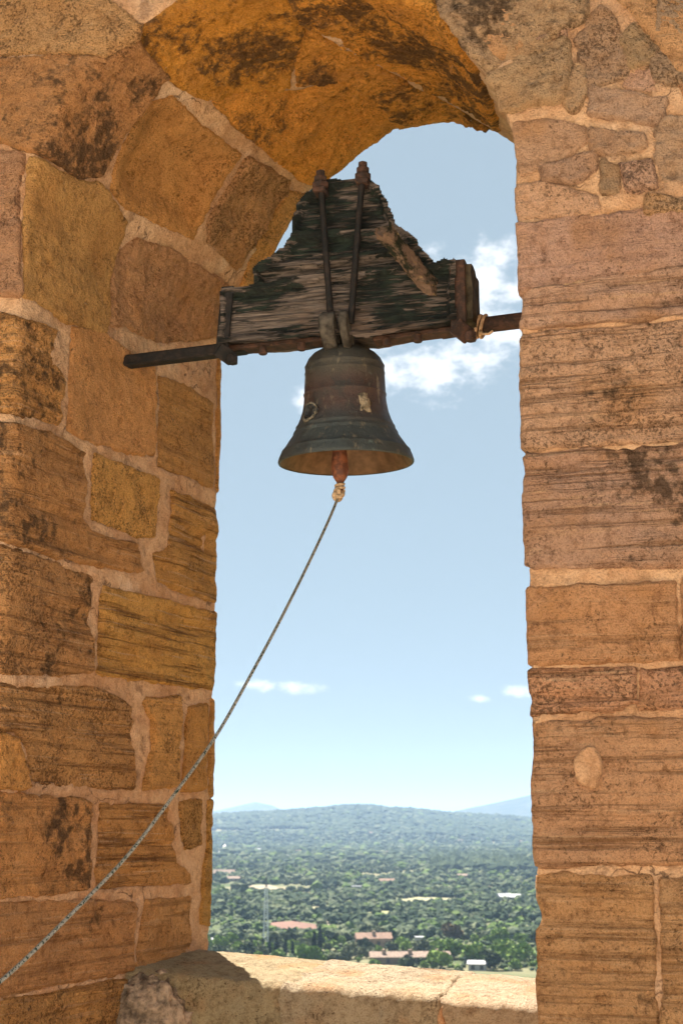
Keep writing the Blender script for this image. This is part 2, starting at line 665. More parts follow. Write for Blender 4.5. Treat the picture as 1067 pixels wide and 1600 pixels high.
# ------------------------------------------------------------------ measured outlines, metres on the wall's own surfaces
# LEFT: (height or length along the arch, depth into the reveal); RIGHT: (height, distance from the corner)
LEFT_STONES = [
  ([(2.7, -0.6), (2.93, -0.34), (2.88, -0.19), (2.93, 0.0), (2.88, 0.04), (2.77, 0.0), (2.61, -0.28), (2.53, -0.5)], 'face', 0.1, 0.3),
  ([(2.51, -0.48), (2.6, -0.27), (2.75, 0.02), (2.87, 0.06), (2.85, 0.29), (2.47, 0.31), (2.4, 0.3), (2.35, 0.21), (2.35, -0.05), (2.36, -0.35)], 'dark', 0.1, 0.8),
  ([(2.32, -0.04), (2.33, 0.23), (2.37, 0.33), (2.3, 0.54), (1.88, 0.55), (1.84, 0.52), (1.81, 0.27), (1.82, 0.03), (2.19, -0.01)], 'plain', 0.1, 0.45),
  ([(2.33, -0.39), (2.32, -0.07), (1.82, 0.0), (1.85, -0.28)], 'face', 0.2, 0.3),
  ([(2.72, 0.32), (2.8, 0.39), (2.79, 0.91), (2.39, 0.94), (2.35, 0.52), (2.37, 0.4), (2.44, 0.36)], 'hollow', 0.05, 0.3),
  ([(2.16, 0.55), (2.26, 0.63), (2.31, 0.85), (2.31, 1.27), (2.11, 1.39), (1.93, 0.92), (1.93, 0.67), (1.89, 0.57), (1.96, 0.57)], 'rough', 0.1, 0.35),
  ([(2.8, 0.97), (2.83, 1.29), (2.73, 1.34), (2.57, 1.29), (2.4, 1.27), (2.42, 1.02), (2.49, 0.98)], 'rough', 0.1, 0.25),
  ([(2.79, 1.33), (2.83, 1.46), (2.54, 1.516), (2.37, 1.45), (2.35, 1.36), (2.55, 1.32)], 'warm', 0.2, 0.2),
  ([(2.9, 0.58), (3.0, 0.65), (3.13, 0.83), (3.32, 0.88), (3.33, 1.41), (2.92, 1.45), (2.89, 1.35), (2.88, 1.1), (2.89, 0.73)], 'soffit', 0.1, 0.6),
  ([(2.88, 0.04), (3.01, 0.04), (3.22, -0.03), (3.43, 0.0), (3.33, 0.43), (3.13, 0.73), (3.02, 0.63), (2.91, 0.54), (2.88, 0.47), (2.86, 0.28)], 'soffit', 0.1, 0.95),
  ([(3.36, 0.42), (3.39, 0.59), (3.47, 0.86), (3.59, 1.17), (3.72, 1.37), (3.61, 1.41), (3.35, 1.4), (3.35, 0.87), (3.18, 0.77)], 'soffit', 0.2, 0.9),
  ([(3.48, 0.0), (3.74, -0.06), (3.93, -0.06), (4.13, 0.0), (4.14, 0.27), (3.83, 1.25), (3.65, 1.07), (3.51, 0.77), (3.43, 0.52), (3.38, 0.36)], 'soffit', 0.2, 0.95),
  ([(1.79, -0.28), (1.72, 0.01), (1.75, 0.22), (1.63, 0.19), (1.57, 0.27), (1.41, 0.26), (1.38, 0.02), (1.41, -0.26)], 'plain', 0.6, 0.7),
  ([(1.79, 0.32), (1.84, 0.53), (1.81, 0.69), (1.76, 0.72), (1.81, 0.88), (1.45, 0.92), (1.41, 0.61), (1.39, 0.46), (1.41, 0.32)], 'plain', 0.05, 0.2),
  ([(1.78, 0.94), (1.81, 1.17), (1.79, 1.39), (1.43, 1.4), (1.42, 0.95), (1.62, 0.95)], 'warm', 0.35, 0.1),
  ([(2.01, 1.44), (2.02, 1.516), (1.82, 1.516), (1.64, 1.46), (1.53, 1.516), (1.42, 1.516), (1.43, 1.45), (1.8, 1.44)], 'warm', 0.3, 0.1),
  ([(1.38, -0.25), (1.34, 0.03), (1.36, 0.26), (1.34, 0.43), (1.23, 0.43), (1.09, 0.42), (1.05, 0.49), (1.06, 0.79), (0.97, 0.85), (0.94, 0.55), (0.93, 0.26), (0.94, 0.01), (0.98, -0.23)], 'plain', 0.6, 0.75),
  ([(1.35, 0.5), (1.36, 0.96), (1.12, 0.93), (1.1, 0.77), (1.11, 0.5)], 'warm', 0.05, 0.15),
  ([(1.33, 1.07), (1.35, 1.516), (0.98, 1.516), (0.93, 1.46), (0.94, 0.97), (1.05, 0.94), (1.09, 1.04)], 'warm', 1.0, 0.1),
  ([(0.95, -0.23), (0.9, 0.03), (0.89, 0.5), (0.79, 0.5), (0.66, 0.5), (0.55, 0.51), (0.51, 0.22), (0.5, 0.05), (0.51, -0.2)], 'plain', 0.7, 0.6),
  ([(0.86, 0.58), (0.87, 0.96), (0.88, 1.46), (0.83, 1.46), (0.56, 1.46), (0.56, 1.24), (0.55, 0.57)], 'warm', 1.0, 0.1),
  ([(0.46, -0.19), (0.45, 0.07), (0.49, 0.54), (0.46, 0.71), (0.44, 0.79), (0.37, 0.81), (0.14, 0.83), (0.14, 0.2), (0.25, 0.17), (0.31, 0.1), (0.31, -0.18)], 'plain', 0.9, 0.45),
  ([(0.29, -0.18), (0.28, 0.1), (0.13, 0.17), (0.13, -0.17)], 'warm', 0.2, 0.2),
  ([(0.47, 0.89), (0.5, 1.15), (0.16, 1.16), (0.14, 0.91), (0.3, 0.97), (0.4, 0.96)], 'warm', 0.3, 0.1),
  ([(0.46, 1.23), (0.49, 1.38), (0.15, 1.37), (0.14, 1.2), (0.23, 1.21)], 'warm', 0.2, 0.1),
  ([(0.51, 1.43), (0.5, 1.516), (0.12, 1.516), (0.13, 1.43)], 'warm', 0.3, 0.1),
  ([(0.1, -0.17), (0.08, 0.54), (-0.21, 0.54), (-0.22, 0.29), (-0.22, -0.15)], 'plain', 0.4, 0.85),
  ([(0.07, 0.62), (0.08, 1.11), (-0.15, 1.16), (-0.19, 1.28), (-0.22, 1.28), (-0.22, 0.61), (-0.09, 0.62)], 'warm', 1.0, 0.15),
  ([(0.09, 1.19), (0.1, 1.35), (-0.07, 1.35), (-0.09, 1.24), (-0.05, 1.21)], 'warm', 0.2, 0.1),
  ([(0.1, 1.41), (0.1, 1.516), (-0.16, 1.516), (-0.39, 1.46), (-0.38, 1.38), (-0.18, 1.38), (-0.1, 1.42)], 'warm', 0.3, 0.1),
  ([(-0.24, -0.15), (-0.26, 0.59), (-0.29, 0.87), (-0.52, 0.86), (-0.53, -0.13)], 'plain', 0.6, 0.5),
  ([(-0.28, 0.95), (-0.28, 1.29), (-0.38, 1.27), (-0.47, 1.29), (-0.56, 0.97), (-0.55, 0.89), (-0.41, 0.91)], 'plain', 0.5, 0.4),
  ([(-0.55, -0.13), (-0.55, 0.87), (-0.94, 0.92), (-0.8, -0.11)], 'plain', 0.6, 0.6),
]
RIGHT_STONES = [
  ([(2.816, 0.215), (2.737, 0.568), (2.583, 0.411), (2.506, 0.205), (2.438, 0.011), (2.459, 0.01), (2.663, 0.041)], 'rock', 0.0, 0.8),
  ([(2.411, 0.008), (2.507, 0.306), (2.405, 0.254), (2.301, 0.197), (2.294, -0.003)], 'rock', 0.0, 0.5),
  ([(2.49, 0.35), (2.583, 0.497), (2.46, 0.458), (2.355, 0.414), (2.337, 0.295)], 'rock', 0, 0.5),
  ([(2.696, 0.766), (2.664, 0.929), (2.28, 0.682), (2.327, 0.517), (2.381, 0.526)], 'rock', 0, 0.7),
  ([(2.226, 0.029), (2.233, 0.116), (2.186, 0.241), (2.142, 0.243), (2.094, 0.163), (2.055, 0.029), (2.157, 0.01)], 'pale', 0, 0.4),
  ([(2.165, 0.261), (2.151, 0.33), (2.136, 0.413), (2.099, 0.418), (2.085, 0.322), (2.11, 0.264)], 'rock', 0, 0.6),
  ([(2.155, 0.469), (2.182, 0.504), (2.155, 0.65), (1.957, 0.633), (1.985, 0.475), (2.06, 0.451)], 'rock', 0.2, 0.6),
  ([(2.001, -0.22), (2.012, 0.104), (1.947, 0.263), (1.899, 0.268), (1.893, -0.22)], 'pale', 0.1, 0.3),
  ([(2.309, 0.303), (2.247, 0.511), (2.179, 0.473), (2.238, 0.275)], 'pink', 0, 0.2),
  ([(2.05, 0.339), (2.045, 0.433), (1.962, 0.437), (1.952, 0.369)], 'pink', 0, 0.1),
  ([(2.059, 0.101), (2.089, 0.256), (2.044, 0.263), (2.008, 0.211), (2.024, 0.104)], 'pink', 0, 0.3),
  ([(2.063, 0.288), (2.036, 0.331), (1.962, 0.324), (1.962, 0.284)], 'rock', 0, 0.5),
  ([(1.925, 0.421), (1.899, 0.533), (1.882, 0.532), (1.877, 0.419)], 'pink', 0, 0.3),
  ([(2.391, 0.256), (2.403, 0.303), (2.298, 0.268), (2.257, 0.223), (2.287, 0.211)], 'pink', 0, 0.5),
  ([(2.477, 0.49), (2.557, 0.615), (2.394, 0.519), (2.394, 0.458)], 'rock', 0, 0.6),
  ([(2.362, 0.443), (2.366, 0.513), (2.289, 0.492), (2.315, 0.413)], 'pale', 0, 0.1),
  ([(2.587, 0.326), (2.597, 0.418), (2.534, 0.327), (2.519, 0.233)], 'pink', 0, 0.4),
  ([(1.877, -0.22), (1.88, 0.362), (1.887, 0.629), (1.701, 0.619), (1.645, -0.22)], 'pale', 0.25, 0.15),
  ([(1.634, -0.22), (1.69, 0.618), (1.529, 0.609), (1.53, -0.22)], 'pale', 0.7, 0.4),
  ([(1.507, -0.22), (1.507, 0.608), (1.131, 0.587), (1.141, 0.073), (1.139, -0.22)], 'pale', 0.8, 0.65),
  ([(1.115, -0.22), (1.114, 0.586), (0.755, 0.567), (0.762, 0.094), (0.767, 0.062), (0.794, -0.22), (1.018, -0.22)], 'pale', 0.8, 0.65),
  ([(0.701, -0.22), (0.692, 0.437), (0.477, 0.436), (0.475, -0.22)], 'face', 0.5, 0.4),
  ([(0.708, 0.469), (0.704, 0.564), (0.474, 0.551), (0.473, 0.461)], 'face', 0.4, 0.4),
  ([(0.453, -0.22), (0.447, 0.31), (0.357, 0.312), (0.34, 0.27), (0.315, -0.22), (0.399, -0.22)], 'face', 0.9, 0.2),
  ([(0.441, 0.339), (0.439, 0.549), (0.334, 0.544), (0.338, 0.329)], 'face', 0.5, 0.4),
  ([(0.294, -0.22), (0.296, 0.541), (-0.102, 0.52), (-0.112, -0.22), (0.184, -0.22)], 'face', 0.8, 0.6),
  ([(-0.147, -0.22), (-0.144, 0.327), (-0.42, 0.327), (-0.706, 0.326), (-0.721, -0.22)], 'face', 0.7, 0.5),
  ([(-0.156, 0.373), (-0.154, 0.517), (-0.699, 0.487), (-0.705, 0.353)], 'face', 0.7, 0.5),
]
PLANKS = {
  'lower_beam': [(-1.155, 1.97), (-1.035, 1.974), (-0.995, 1.972), (-0.785, 1.995), (-0.638, 1.99), (-0.5, 1.998), (-0.416, 1.982), (-0.29, 1.994), (-0.289, 1.783), (-0.454, 1.773), (-0.607, 1.753), (-0.767, 1.777), (-0.965, 1.772), (-1.167, 1.782)],
  'middle_plank': [(-1.034, 2.045), (-0.785, 2.048), (-0.608, 2.06), (-0.427, 2.079), (-0.365, 1.995), (-0.499, 2.003), (-0.638, 1.995), (-0.785, 2.002), (-0.995, 1.977), (-1.035, 1.979)],
  'upper_plank': [(-1.026, 2.05), (-0.968, 2.08), (-0.913, 2.105), (-0.903, 2.143), (-0.886, 2.161), (-0.547, 2.142), (-0.513, 2.174), (-0.426, 2.084), (-0.608, 2.065), (-0.785, 2.053)],
  'top_block': [(-0.794, 2.34), (-0.774, 2.364), (-0.607, 2.349), (-0.57, 2.306), (-0.539, 2.254), (-0.508, 2.176), (-0.547, 2.145), (-0.886, 2.164), (-0.879, 2.23), (-0.859, 2.283), (-0.829, 2.324)],
}

# ------------------------------------------------------------------ terrace and ground
FLOOR = -EYE
k_ = NT('bounce_paving', .9, .2)
f_ = k_.noise(2.5, 6, .6)
c_ = k_.mix(k_.rng(f_, .35, .65), (.62, .50, .37), (.74, .62, .48))
k_.color(c_)
k_.bump(k_.noise(40, 5, .6), .006)
TERR = k_.m
bm = box_bm(Matrix.Translation((0, 0.0, -3.01)), 11.0, 11.5, 6.0)  # unseen terrace, added and kept pale to throw sun up at the shaded masonry
bm_obj('terrace', bm, TERR)['kind'] = 'structure'
bpy.data.objects['terrace'].rotation_euler.z = -AL

# unseen pale wall added behind the camera to bounce sunlight onto the shaded stone
cw = thing('bounce_wall', tuple(W(-.8, FLOOR, -8.2)), 'unseen whitewashed wall added behind the viewer to bounce sunlight', 'wall')
bm = box_bm(Matrix.Translation((0, 0, 2.6)), 10.5, .6, 5.2)
o = bm_obj('bounce_wall_body', bm, plain('bounce_wall_render', (.76, .69, .58), .95, .06, 2))
o.parent = cw
o = bm_obj('bounce_wall_coping', box_bm(Matrix.Translation((0, 0, 5.29)), 10.7, .8, .18), plain('bounce_wall_stone', (.50, .36, .22), .95, .2, 3))
o.parent = cw
cw.rotation_euler.z = -AL


def ground_z(x, y):
    """terrain height relative to the eye"""
    x, y = np.asarray(x, float), np.asarray(y, float)
    r = np.hypot(x, y)
    z = -9 - 43 * sstep(10, 330, r)
    p = np.stack([x / 260, y / 260, x * 0 + 3.3], -1)
    z = z + 2.0 * fbm(p, 2) * sstep(250, 700, r)
    k = np.arctan2(x, np.maximum(y, 1e-3))
    ridge = np.interp(k, [-1.2, -.6, -.2, -.087, -.037, .012, .048, .075, .133, .25, .6, 1.2], [0, 25, 20, 28, 43, 63, 54, 36, 10, -10, 25, 0]) + 52
    p2 = np.stack([x / 420, y / 420, x * 0 + 1.7], -1)
    hill = sstep(3300, 5600, r) * (1 - sstep(5600, 8200, r)) * (y > 0)
    return z + hill * (ridge + 9 * fbm(p2, 3)) * 1.0


k_ = NT('country_ground', .95, .1)
a_ = k_.noise(.006, 5, .6)
b_ = k_.noise(.03, 5, .6)
c_ = k_.mix(k_.rng(a_, .42, .6), (.055, .070, .027), (.135, .125, .07))
c_ = k_.mix(k_.rng(b_, .48, .62), c_, (.05, .066, .026))
c_ = k_.mix(k_.rng(k_.noise(.013, 4, .6), .60, .68, 0, .7), c_, (.24, .195, .125))
k_.color(c_)
GROUND = k_.m
th_ = np.concatenate([np.linspace(-.45, .55, 150), np.linspace(.6, 2 * np.pi - .5, 90)])
rr_ = np.concatenate([np.geomspace(7, 400, 30), np.geomspace(420, 9000, 120), [12000, 18000, 26000]])
TT, RR = np.meshgrid(th_, rr_, indexing='ij')
gx, gy = RR * np.sin(TT), RR * np.cos(TT)
gz = ground_z(gx, gy)
gv = np.stack([gx, gy, gz + EYE], -1).reshape(-1, 3)
nt_, nr_ = TT.shape
ii = np.arange(nt_ * nr_).reshape(nt_, nr_)
i2 = np.roll(ii, -1, axis=0)
gq = np.stack([ii[:, :-1], i2[:, :-1], i2[:, 1:], ii[:, 1:]], -1).reshape(-1, 4)[:, ::-1]
gme = np_mesh('ground', gv, gq.copy(), True)
tag(mobj('ground', gme, GROUND), kind='structure')

k_ = NT('mountain_scrub', .95, .1)
c_ = k_.mix(k_.rng(k_.noise(.01, 6, .65), .4, .62), (.022, .034, .022), (.05, .056, .038))
k_.color(c_)
MOUNT = k_.m


def mountain(name, dist, ks, slopes, depth, seed):
    kk = np.linspace(ks[0], ks[-1], 160)
    sl = np.interp(kk, ks, slopes)
    V, q = [], []
    prof = np.linspace(-1, 1, 25)
    for j, f in enumerate(prof):
        y = dist + f * depth
        x = kk * dist * (1 + .0 * f)
        nz = fbm(np.stack([x / 900, np.full_like(x, y) / 900, x * 0 + seed], -1), 4)
        top = sl * dist + 52
        e = (1 - abs(f)) ** 1.15
        z = -56 + top * e + nz * .10 * np.abs(top) * (1 - .75 * e) * min(1, 3 * e) + nz * .035 * top * e
        V.append(np.stack([x, np.full_like(x, y), z + EYE], -1))
    V = np.array(V)
    ii = np.arange(V.shape[0] * V.shape[1]).reshape(V.shape[:2])
    q = np.stack([ii[:-1, :-1], ii[:-1, 1:], ii[1:, 1:], ii[1:, :-1]], -1).reshape(-1, 4)
    return tag(mobj(name, np_mesh(name, V.reshape(-1, 3), q, True), MOUNT), kind='structure')


mountain('mountain_right', 8600, [.02, .045, .07, .10, .133, .18, .24, .32, .42, .5], [-.004, .004, .0088, .0150, .0220, .029, .033, .026, .01, -.004], 1900, 2.2)
mountain('mountain_left', 11000, [-.30, -.24, -.17, -.12, -.087, -.072, -.059, -.048, -.037, -.02, 0, .03], [-.002, .012, .016, .009, .0098, .0135, .0160, .0140, .009, .0055, .003, -.002], 2000, 6.1)

# ------------------------------------------------------------------ the belfry wall
wall = thing('belfry_wall', tuple(W(-.85, FLOOR, 0)), 'thick ochre sandstone wall with an arched opening framing the bell', 'wall')
AEND = ZS + LEN + ZS - FLOOR
ga = np.unique(np.r_[np.arange(FLOOR - .05, -.8, .06), np.arange(-.8, ZS + LEN + 2.9, .016), np.arange(ZS + LEN + 2.9, AEND, .06)])
gb = np.r_[np.arange(-1.55, -.62, .06), np.arange(-.62, B0 + .08, .015), np.arange(B0 + .1, B0 + 1.5, .08)]
A_, B_ = np.meshgrid(ga, gb, indexing='ij')
p_, n_ = with_normal(S_left, A_, B_, -1)
h_ = .008 * fbm(p_ * 8, 3) + .004 * fbm(p_ * 36, 3) - .005
h_ = h_ - .007 * np.maximum(np.exp(-(B_ / .05) ** 2), np.exp(-((B_ - B0) / .05) ** 2))
rel = p_ - CR
ps, pd_, pz = rel @ U, rel @ N, rel[..., 2]
cover = np.full(A_.shape, -1.0)
for poly, kind, _, _ in LEFT_STONES:
    P2 = np.array(poly)
    box = (A_ > P2[:, 0].min() - .05) & (A_ < P2[:, 0].max() + .05) & (B_ > P2[:, 1].min() - .05) & (B_ < P2[:, 1].max() + .05)
    cover[box] = np.maximum(cover[box], sd_poly(A_[box], B_[box], P2) + KIND[kind][3])
rz, rb = pz, np.where(pd_ < .03, ps - edge(pz), -pd_)
rside = (ps > -.5) & ((pd_ < .03) | (A_ > ZS + LEN))
for poly, kind, _, _ in RIGHT_STONES:
    P2 = np.array(poly)
    box = rside & (rz > P2[:, 0].min() - .05) & (rz < P2[:, 0].max() + .05) & (rb > P2[:, 1].min() - .05) & (rb < P2[:, 1].max() + .05)
    cover[box] = np.maximum(cover[box], sd_poly(rz[box], rb[box], P2) + KIND[kind][3])
h_ = h_ - .11 * sstep(.020, .045, cover + .010 * fbm(p_ * 9 + 4, 2))
v_ = p_ + n_ * h_[..., None]
ii = np.arange(A_.size).reshape(A_.shape)
q_ = np.stack([ii[:-1, :-1], ii[:-1, 1:], ii[1:, 1:], ii[1:, :-1]], -1).reshape(-1, 4)
cap = np.stack([ii[:-1, 0], ii[1:, 0], ii[1:, -1], ii[:-1, -1]], -1)
mobj('mortar', np_mesh('mortar', v_.reshape(-1, 3), np.concatenate([q_, cap]), True), MORTAR, wall)

for poly, kind, bed, stain in LEFT_STONES:
    stone(S_left, -1, poly, kind, bed, stain, .007, wall)
for poly, kind, bed, stain in RIGHT_STONES:
    stone(S_right, -1, poly, kind, bed, stain, .007, wall)
# the wall goes on beyond what the photograph shows: level courses
zc = FLOOR
row = 0
while zc < 2.6:
    hgt = rng.uniform(.30, .42)
    for side in (0, 1):
        b = .56 if side else -.32
        lim = 1.45
        while (b < lim if side else b > -lim):
            w_ = rng.uniform(.35, .6)
            b1 = min(b + w_, lim) if side else max(b - w_, -lim)
            if abs(b1 - b) > .12:
                lo_, hi_ = min(b, b1) + .008, max(b, b1) - .008
                poly = [(zc + .01, lo_), (zc + hgt - .01, lo_), (zc + hgt - .01, hi_), (zc + .01, hi_)]
                if side or zc < 1.9:
                    stone(S_right if side else S_left, -1, poly, 'face', .4, .4, .03, wall)
            b = b1
    zc += hgt
for k in range(6):                      # voussoirs over the arch and lower courses out of the frame
    a0, a1 = 3.05 + k * .22, 3.05 + k * .22 + .2
    stone(S_left, -1, [(a0, -.46), (a1, -.46), (a1, -.06), (a0, -.06)], 'face', .1, .5, .02, wall)
for k, (a0, a1) in enumerate([(-1.6, -1.2), (-1.18, -.76)]):
    for b_0, b_1 in ((-.28, .3), (.32, .78)):
        stone(S_left, -1, [(a0, b_0), (a1, b_0), (a1, b_1), (a0, b_1)], 'plain', .4, .5, .02, wall)
    stone(S_right, -1, [(a0, -.22), (a1, -.22), (a1, .52), (a0, .52)], 'face', .4, .4, .02, wall)
zc = -.42
while zc < 2.0:                          # right reveal
    hgt = rng.uniform(.28, .42)
    for b_0, b_1 in ((-.25, -.72), (-.74, -1.1), (-1.12, -1.44)):
        stone(S_right, -1, [(zc + .01, b_1), (zc + hgt - .01, b_1), (zc + hgt - .01, b_0), (zc + .01, b_0)], 'warm', .4, .2, .02, wall)
    zc += hgt
# plaster dab on the right face
def dab_h(p, d):
    return .034 + .004 * fbm(p * 20, 3)
z0, b0 = .165, .172
poly = [(z0 + .066 * math.cos(t) * (1 + .1 * math.sin(3 * t)), b0 + .052 * math.sin(t) * (1 + .08 * math.cos(2 * t))) for t in np.linspace(0, 2 * np.pi, 16)[:-1]]
mobj('mortar_dab', patch_mesh('mortar_dab', S_right, -1, poly, .006, dab_h, r=.012, wob=.006), MORTAR, wall)

# ------------------------------------------------------------------ parapet in the opening
par = thing('parapet', tuple(W(-.65, FLOOR, PD + .3)), 'low sunlit stone parapet closing the foot of the arched opening', 'parapet')
ga = np.arange(-1.66, .30, .014)
gb = np.r_[np.arange(-1.12, -.5, .06), np.arange(-.5, PB + .1, .014), np.arange(PB + .1, PB + 1.2, .06)]
A_, B_ = np.meshgrid(ga, gb, indexing='ij')
p_, n_ = with_normal(S_par, A_, B_, 1)
v_ = p_ + n_ * (.006 * fbm(p_ * 9, 3) + .003 * fbm(p_ * 40, 3) - .004)[..., None]
ii = np.arange(A_.size).reshape(A_.shape)
q_ = np.stack([ii[:-1, :-1], ii[1:, :-1], ii[1:, 1:], ii[:-1, 1:]], -1).reshape(-1, 4)
mobj('mortar', np_mesh('parapet_mortar', v_.reshape(-1, 3), q_, True), MORTAR, par)
for (s0, s1, b0, b1, kd, st) in [(-1.63, -.985, -.40, .66, 'sill', .45), (-.985, -.455, -.46, .67, 'sill', .25), (-.445, .28, -.40, .63, 'sill', .15),
                                 (-1.63, -.62, -1.1, -.42, 'plain', .5), (-.60, .28, -1.1, -.48, 'plain', .4)]:
    poly = [(s0, b0), (s1 - .02, b0), (s1, b0 * .5), (s1 + .015, 0), (s1 + .0, b1 * .5), (s1 + .05, b1), (s0 + .03, b1), (s0 + .02, b1 * .5), (s0, 0)]
    if b1 < 0:
        poly = [(s0, b0), (s1, b0), (s1, b1), (s0, b1)]
    stone(S_par, 1, poly, kd, .1, st, .0085, par)
poly = [(-.47, -.42), (-.36, -.42), (-.375, -.2), (-.385, -.08), (-.41, .01), (-.45, -.02), (-.475, -.2)]
mobj('mortar_dab', patch_mesh('sill_dab', S_par, 1, poly, .007, lambda p, d: .024 + .008 * fbm(p * 14, 3) + .004 * fbm(p * 45, 2), r=.02, wob=.012), MORTAR, par)
# rubble and cement packed into the corner
cc = W(-1.50, -.80, .845)
vv, ff = [], []
bmr = bmesh.new()
bmesh.ops.create_icosphere(bmr, subdivisions=5, radius=1)
co = np.array([v.co[:] for v in bmr.verts])
co2 = np.sign(co) * np.abs(co) ** .8 * np.array([.165, .11, .25])
seeds_ = np.random.default_rng(8).normal(size=(70, 3))
seeds_ /= np.linalg.norm(seeds_, axis=1)[:, None]
dd_ = np.sort(np.linalg.norm(co[:, None] - seeds_[None], axis=2), axis=1)
rad = 1 + .05 * fbm(co2 * 14 + 3, 3) + .10 * fbm(co2 * 40, 2) + .26 * np.minimum((dd_[:, 1] - dd_[:, 0]) * 2.2, .36)
for v, c3 in zip(bmr.verts, cc + (co2 * rad[:, None]) @ np.array([U, N, [0, 0, 1]])):
    v.co = c3
rub = plain('cement_rubble', (.24, .175, .125), .95, .6, 24, bump=.03)
bm_obj('rubble_fill', bmr, rub, par, True)

# ------------------------------------------------------------------ bell hung from its headstock
k_ = NT('weathered_bronze', .5, .4)
b1_ = k_.noise(7, 6, .65)
sep_ = k_.t.nodes.new('ShaderNodeSeparateXYZ')
k_.L(k_.co, sep_.inputs[0])
zz_ = sep_.outputs['Z']
zn_ = k_.math('ADD', zz_, k_.math('MULTIPLY', k_.math('SUBTRACT', b1_, .5), .12))
c_ = k_.mix(k_.rng(zn_, .10, .20), (.050, .060, .060), (.064, .040, .034))
c_ = k_.mix(k_.rng(zn_, .27, .34), c_, (.060, .054, .043))
c_ = k_.mix(k_.rng(k_.noise(16, 6, .7), .48, .66, 0, .85), c_, (.035, .036, .034))
c_ = k_.mix(k_.rng(k_.noise(30, 5, .7, stretch=(1, 1, .35)), .57, .70, 0, .8), c_, (.22, .18, .12))
c_ = k_.mix(k_.rng(k_.noise(11, 6, .7), .62, .70, 0, .55), c_, (.15, .20, .18))
k_.color(c_)
k_.b.inputs['Metallic'].default_value = .35
k_.L(k_.rng(b1_, .3, .7, .42, .68), k_.b.inputs['Roughness'])
k_.bump(k_.noise(34, 7, .75), .009, 1.0)
BRONZE = k_.m
LIPM = plain('bounce_lit_bronze', (.13, .078, .042), .55, .35, 18, metal=.25, bump=.003)  # orange bounce off the sunlit sill is put into this inside colour
IRON = None
k_ = NT('rusted_iron', .85, .3)
c_ = k_.mix(k_.rng(k_.noise(22, 6, .7), .38, .62), (.028, .018, .015), (.075, .036, .024))
c_ = k_.mix(k_.rng(k_.noise(60, 4, .7), .58, .7, 0, .7), c_, (.12, .058, .032))
k_.color(c_)
k_.bump(k_.noise(70, 5, .7), .004)
IRON = k_.m
k_ = NT('black_iron', .75, .3)
c_ = k_.mix(k_.rng(k_.noise(30, 6, .7), .42, .68), (.006, .006, .006), (.024, .016, .013))
k_.color(c_)
k_.bump(k_.noise(70, 5, .7), .004)
BLACKIRON = k_.m

BS, BD, BZ = -.726, .69, 1.314
bell = thing('bell', (0, 0, 0), 'old bronze bell with patchy patina hanging under the timber headstock', 'bell')
bell.location = tuple(W(BS, BZ, BD))
bell.rotation_euler = Quaternion(Vector(U.tolist()), math.radians(3.5)).to_euler()
prof = [(.030, .452), (.062, .449), (.092, .440), (.120, .423), (.137, .404), (.146, .384), (.1495, .378), (.1515, .374), (.150, .370), (.150, .352), (.152, .349), (.152, .346), (.1505, .343),
        (.1525, .30), (.1535, .268), (.1565, .264), (.1565, .260), (.154, .256), (.156, .23), (.162, .195), (.171, .165), (.181, .142), (.1845, .138), (.187, .133), (.1865, .128), (.190, .120), (.194, .116), (.197, .110), (.1965, .105), (.203, .095), (.213, .08),
        (.226, .060), (.236, .045), (.2395, .043), (.2425, .038), (.2425, .034), (.247, .026), (.252, .012), (.2545, .004), (.2545, -.002), (.2525, -.006), (.247, -.005)]
ins = [(.247, -.005), (.238, .004), (.222, .03), (.200, .065), (.176, .105), (.158, .15), (.146, .20), (.139, .27), (.132, .35), (.115, .395), (.07, .415), (.002, .42)]
prof = [(r0_ * .988, z0_ * .965) for r0_, z0_ in prof]
me = lathe_mesh('bell_shell', prof, 96, .0012)
shell = mobj('shell', me, BRONZE)
shell.parent = bell
inm = mobj('inner_face', lathe_mesh('bell_inside', ins, 96, .001), LIPM)
inm.parent = bell
# cast boss and the broken-out scar on the waist, as raised work on the shell
def on_bell(theta, z, r):
    return Vector((r * math.cos(theta), r * math.sin(theta), z))
face = math.atan2(-N[1], -N[0])          # towards the viewer's side of the wall
for nm, th0, z0, rr0, hw, hh, dep, matn in [('cast_boss', face - .60, .166, .168, .036, .033, .010, BRONZE),
                                            ('scar', face + .70, .190, .157, .024, .046, .010, None)]:
    matn = plain('scar_bronze', (.20, .16, .11), .7, .75, 45, bump=.01) if nm == 'scar' else plain('boss_bronze', (.03, .03, .03), .5, .5, 30, bump=.01)
    bmb = bmesh.new()
    bmesh.ops.create_icosphere(bmb, subdivisions=4, radius=1)
    c = on_bell(th0, z0, rr0)
    rad_d = Vector((math.cos(th0), math.sin(th0), .25)).normalized()
    tan = Vector((-math.sin(th0), math.cos(th0), 0))
    upv = rad_d.cross(tan)
    for v in bmb.verts:
        q = np.array(v.co[:])
        f = 1 + .38 * float(fbm((q * 2.4 + 11)[None], 3)[0])
        rho = math.hypot(q[0], q[1])
        dd = q[2]
        if nm == 'cast_boss':                      # ring round a hollow
            dd = dd * (.45 + 1.1 * math.exp(-((rho - .72) / .2) ** 2))
        v.co = c + tan * (q[0] * hw * f) + upv * (q[1] * hh * f) + rad_d * (dd * dep * f)
    o = bm_obj(nm, bmb, matn, None, True)
    o.parent = bell
rim_m = plain('boss_rim_crust', (.12, .105, .08), .9, .9, 60, bump=.01)
c0 = on_bell(face - .60, .166, .174)
tn_ = Vector((-math.sin(face - .60), math.cos(face - .60), 0))
rd_ = Vector((math.cos(face - .60), math.sin(face - .60), .25)).normalized()
up_ = rd_.cross(tn_)
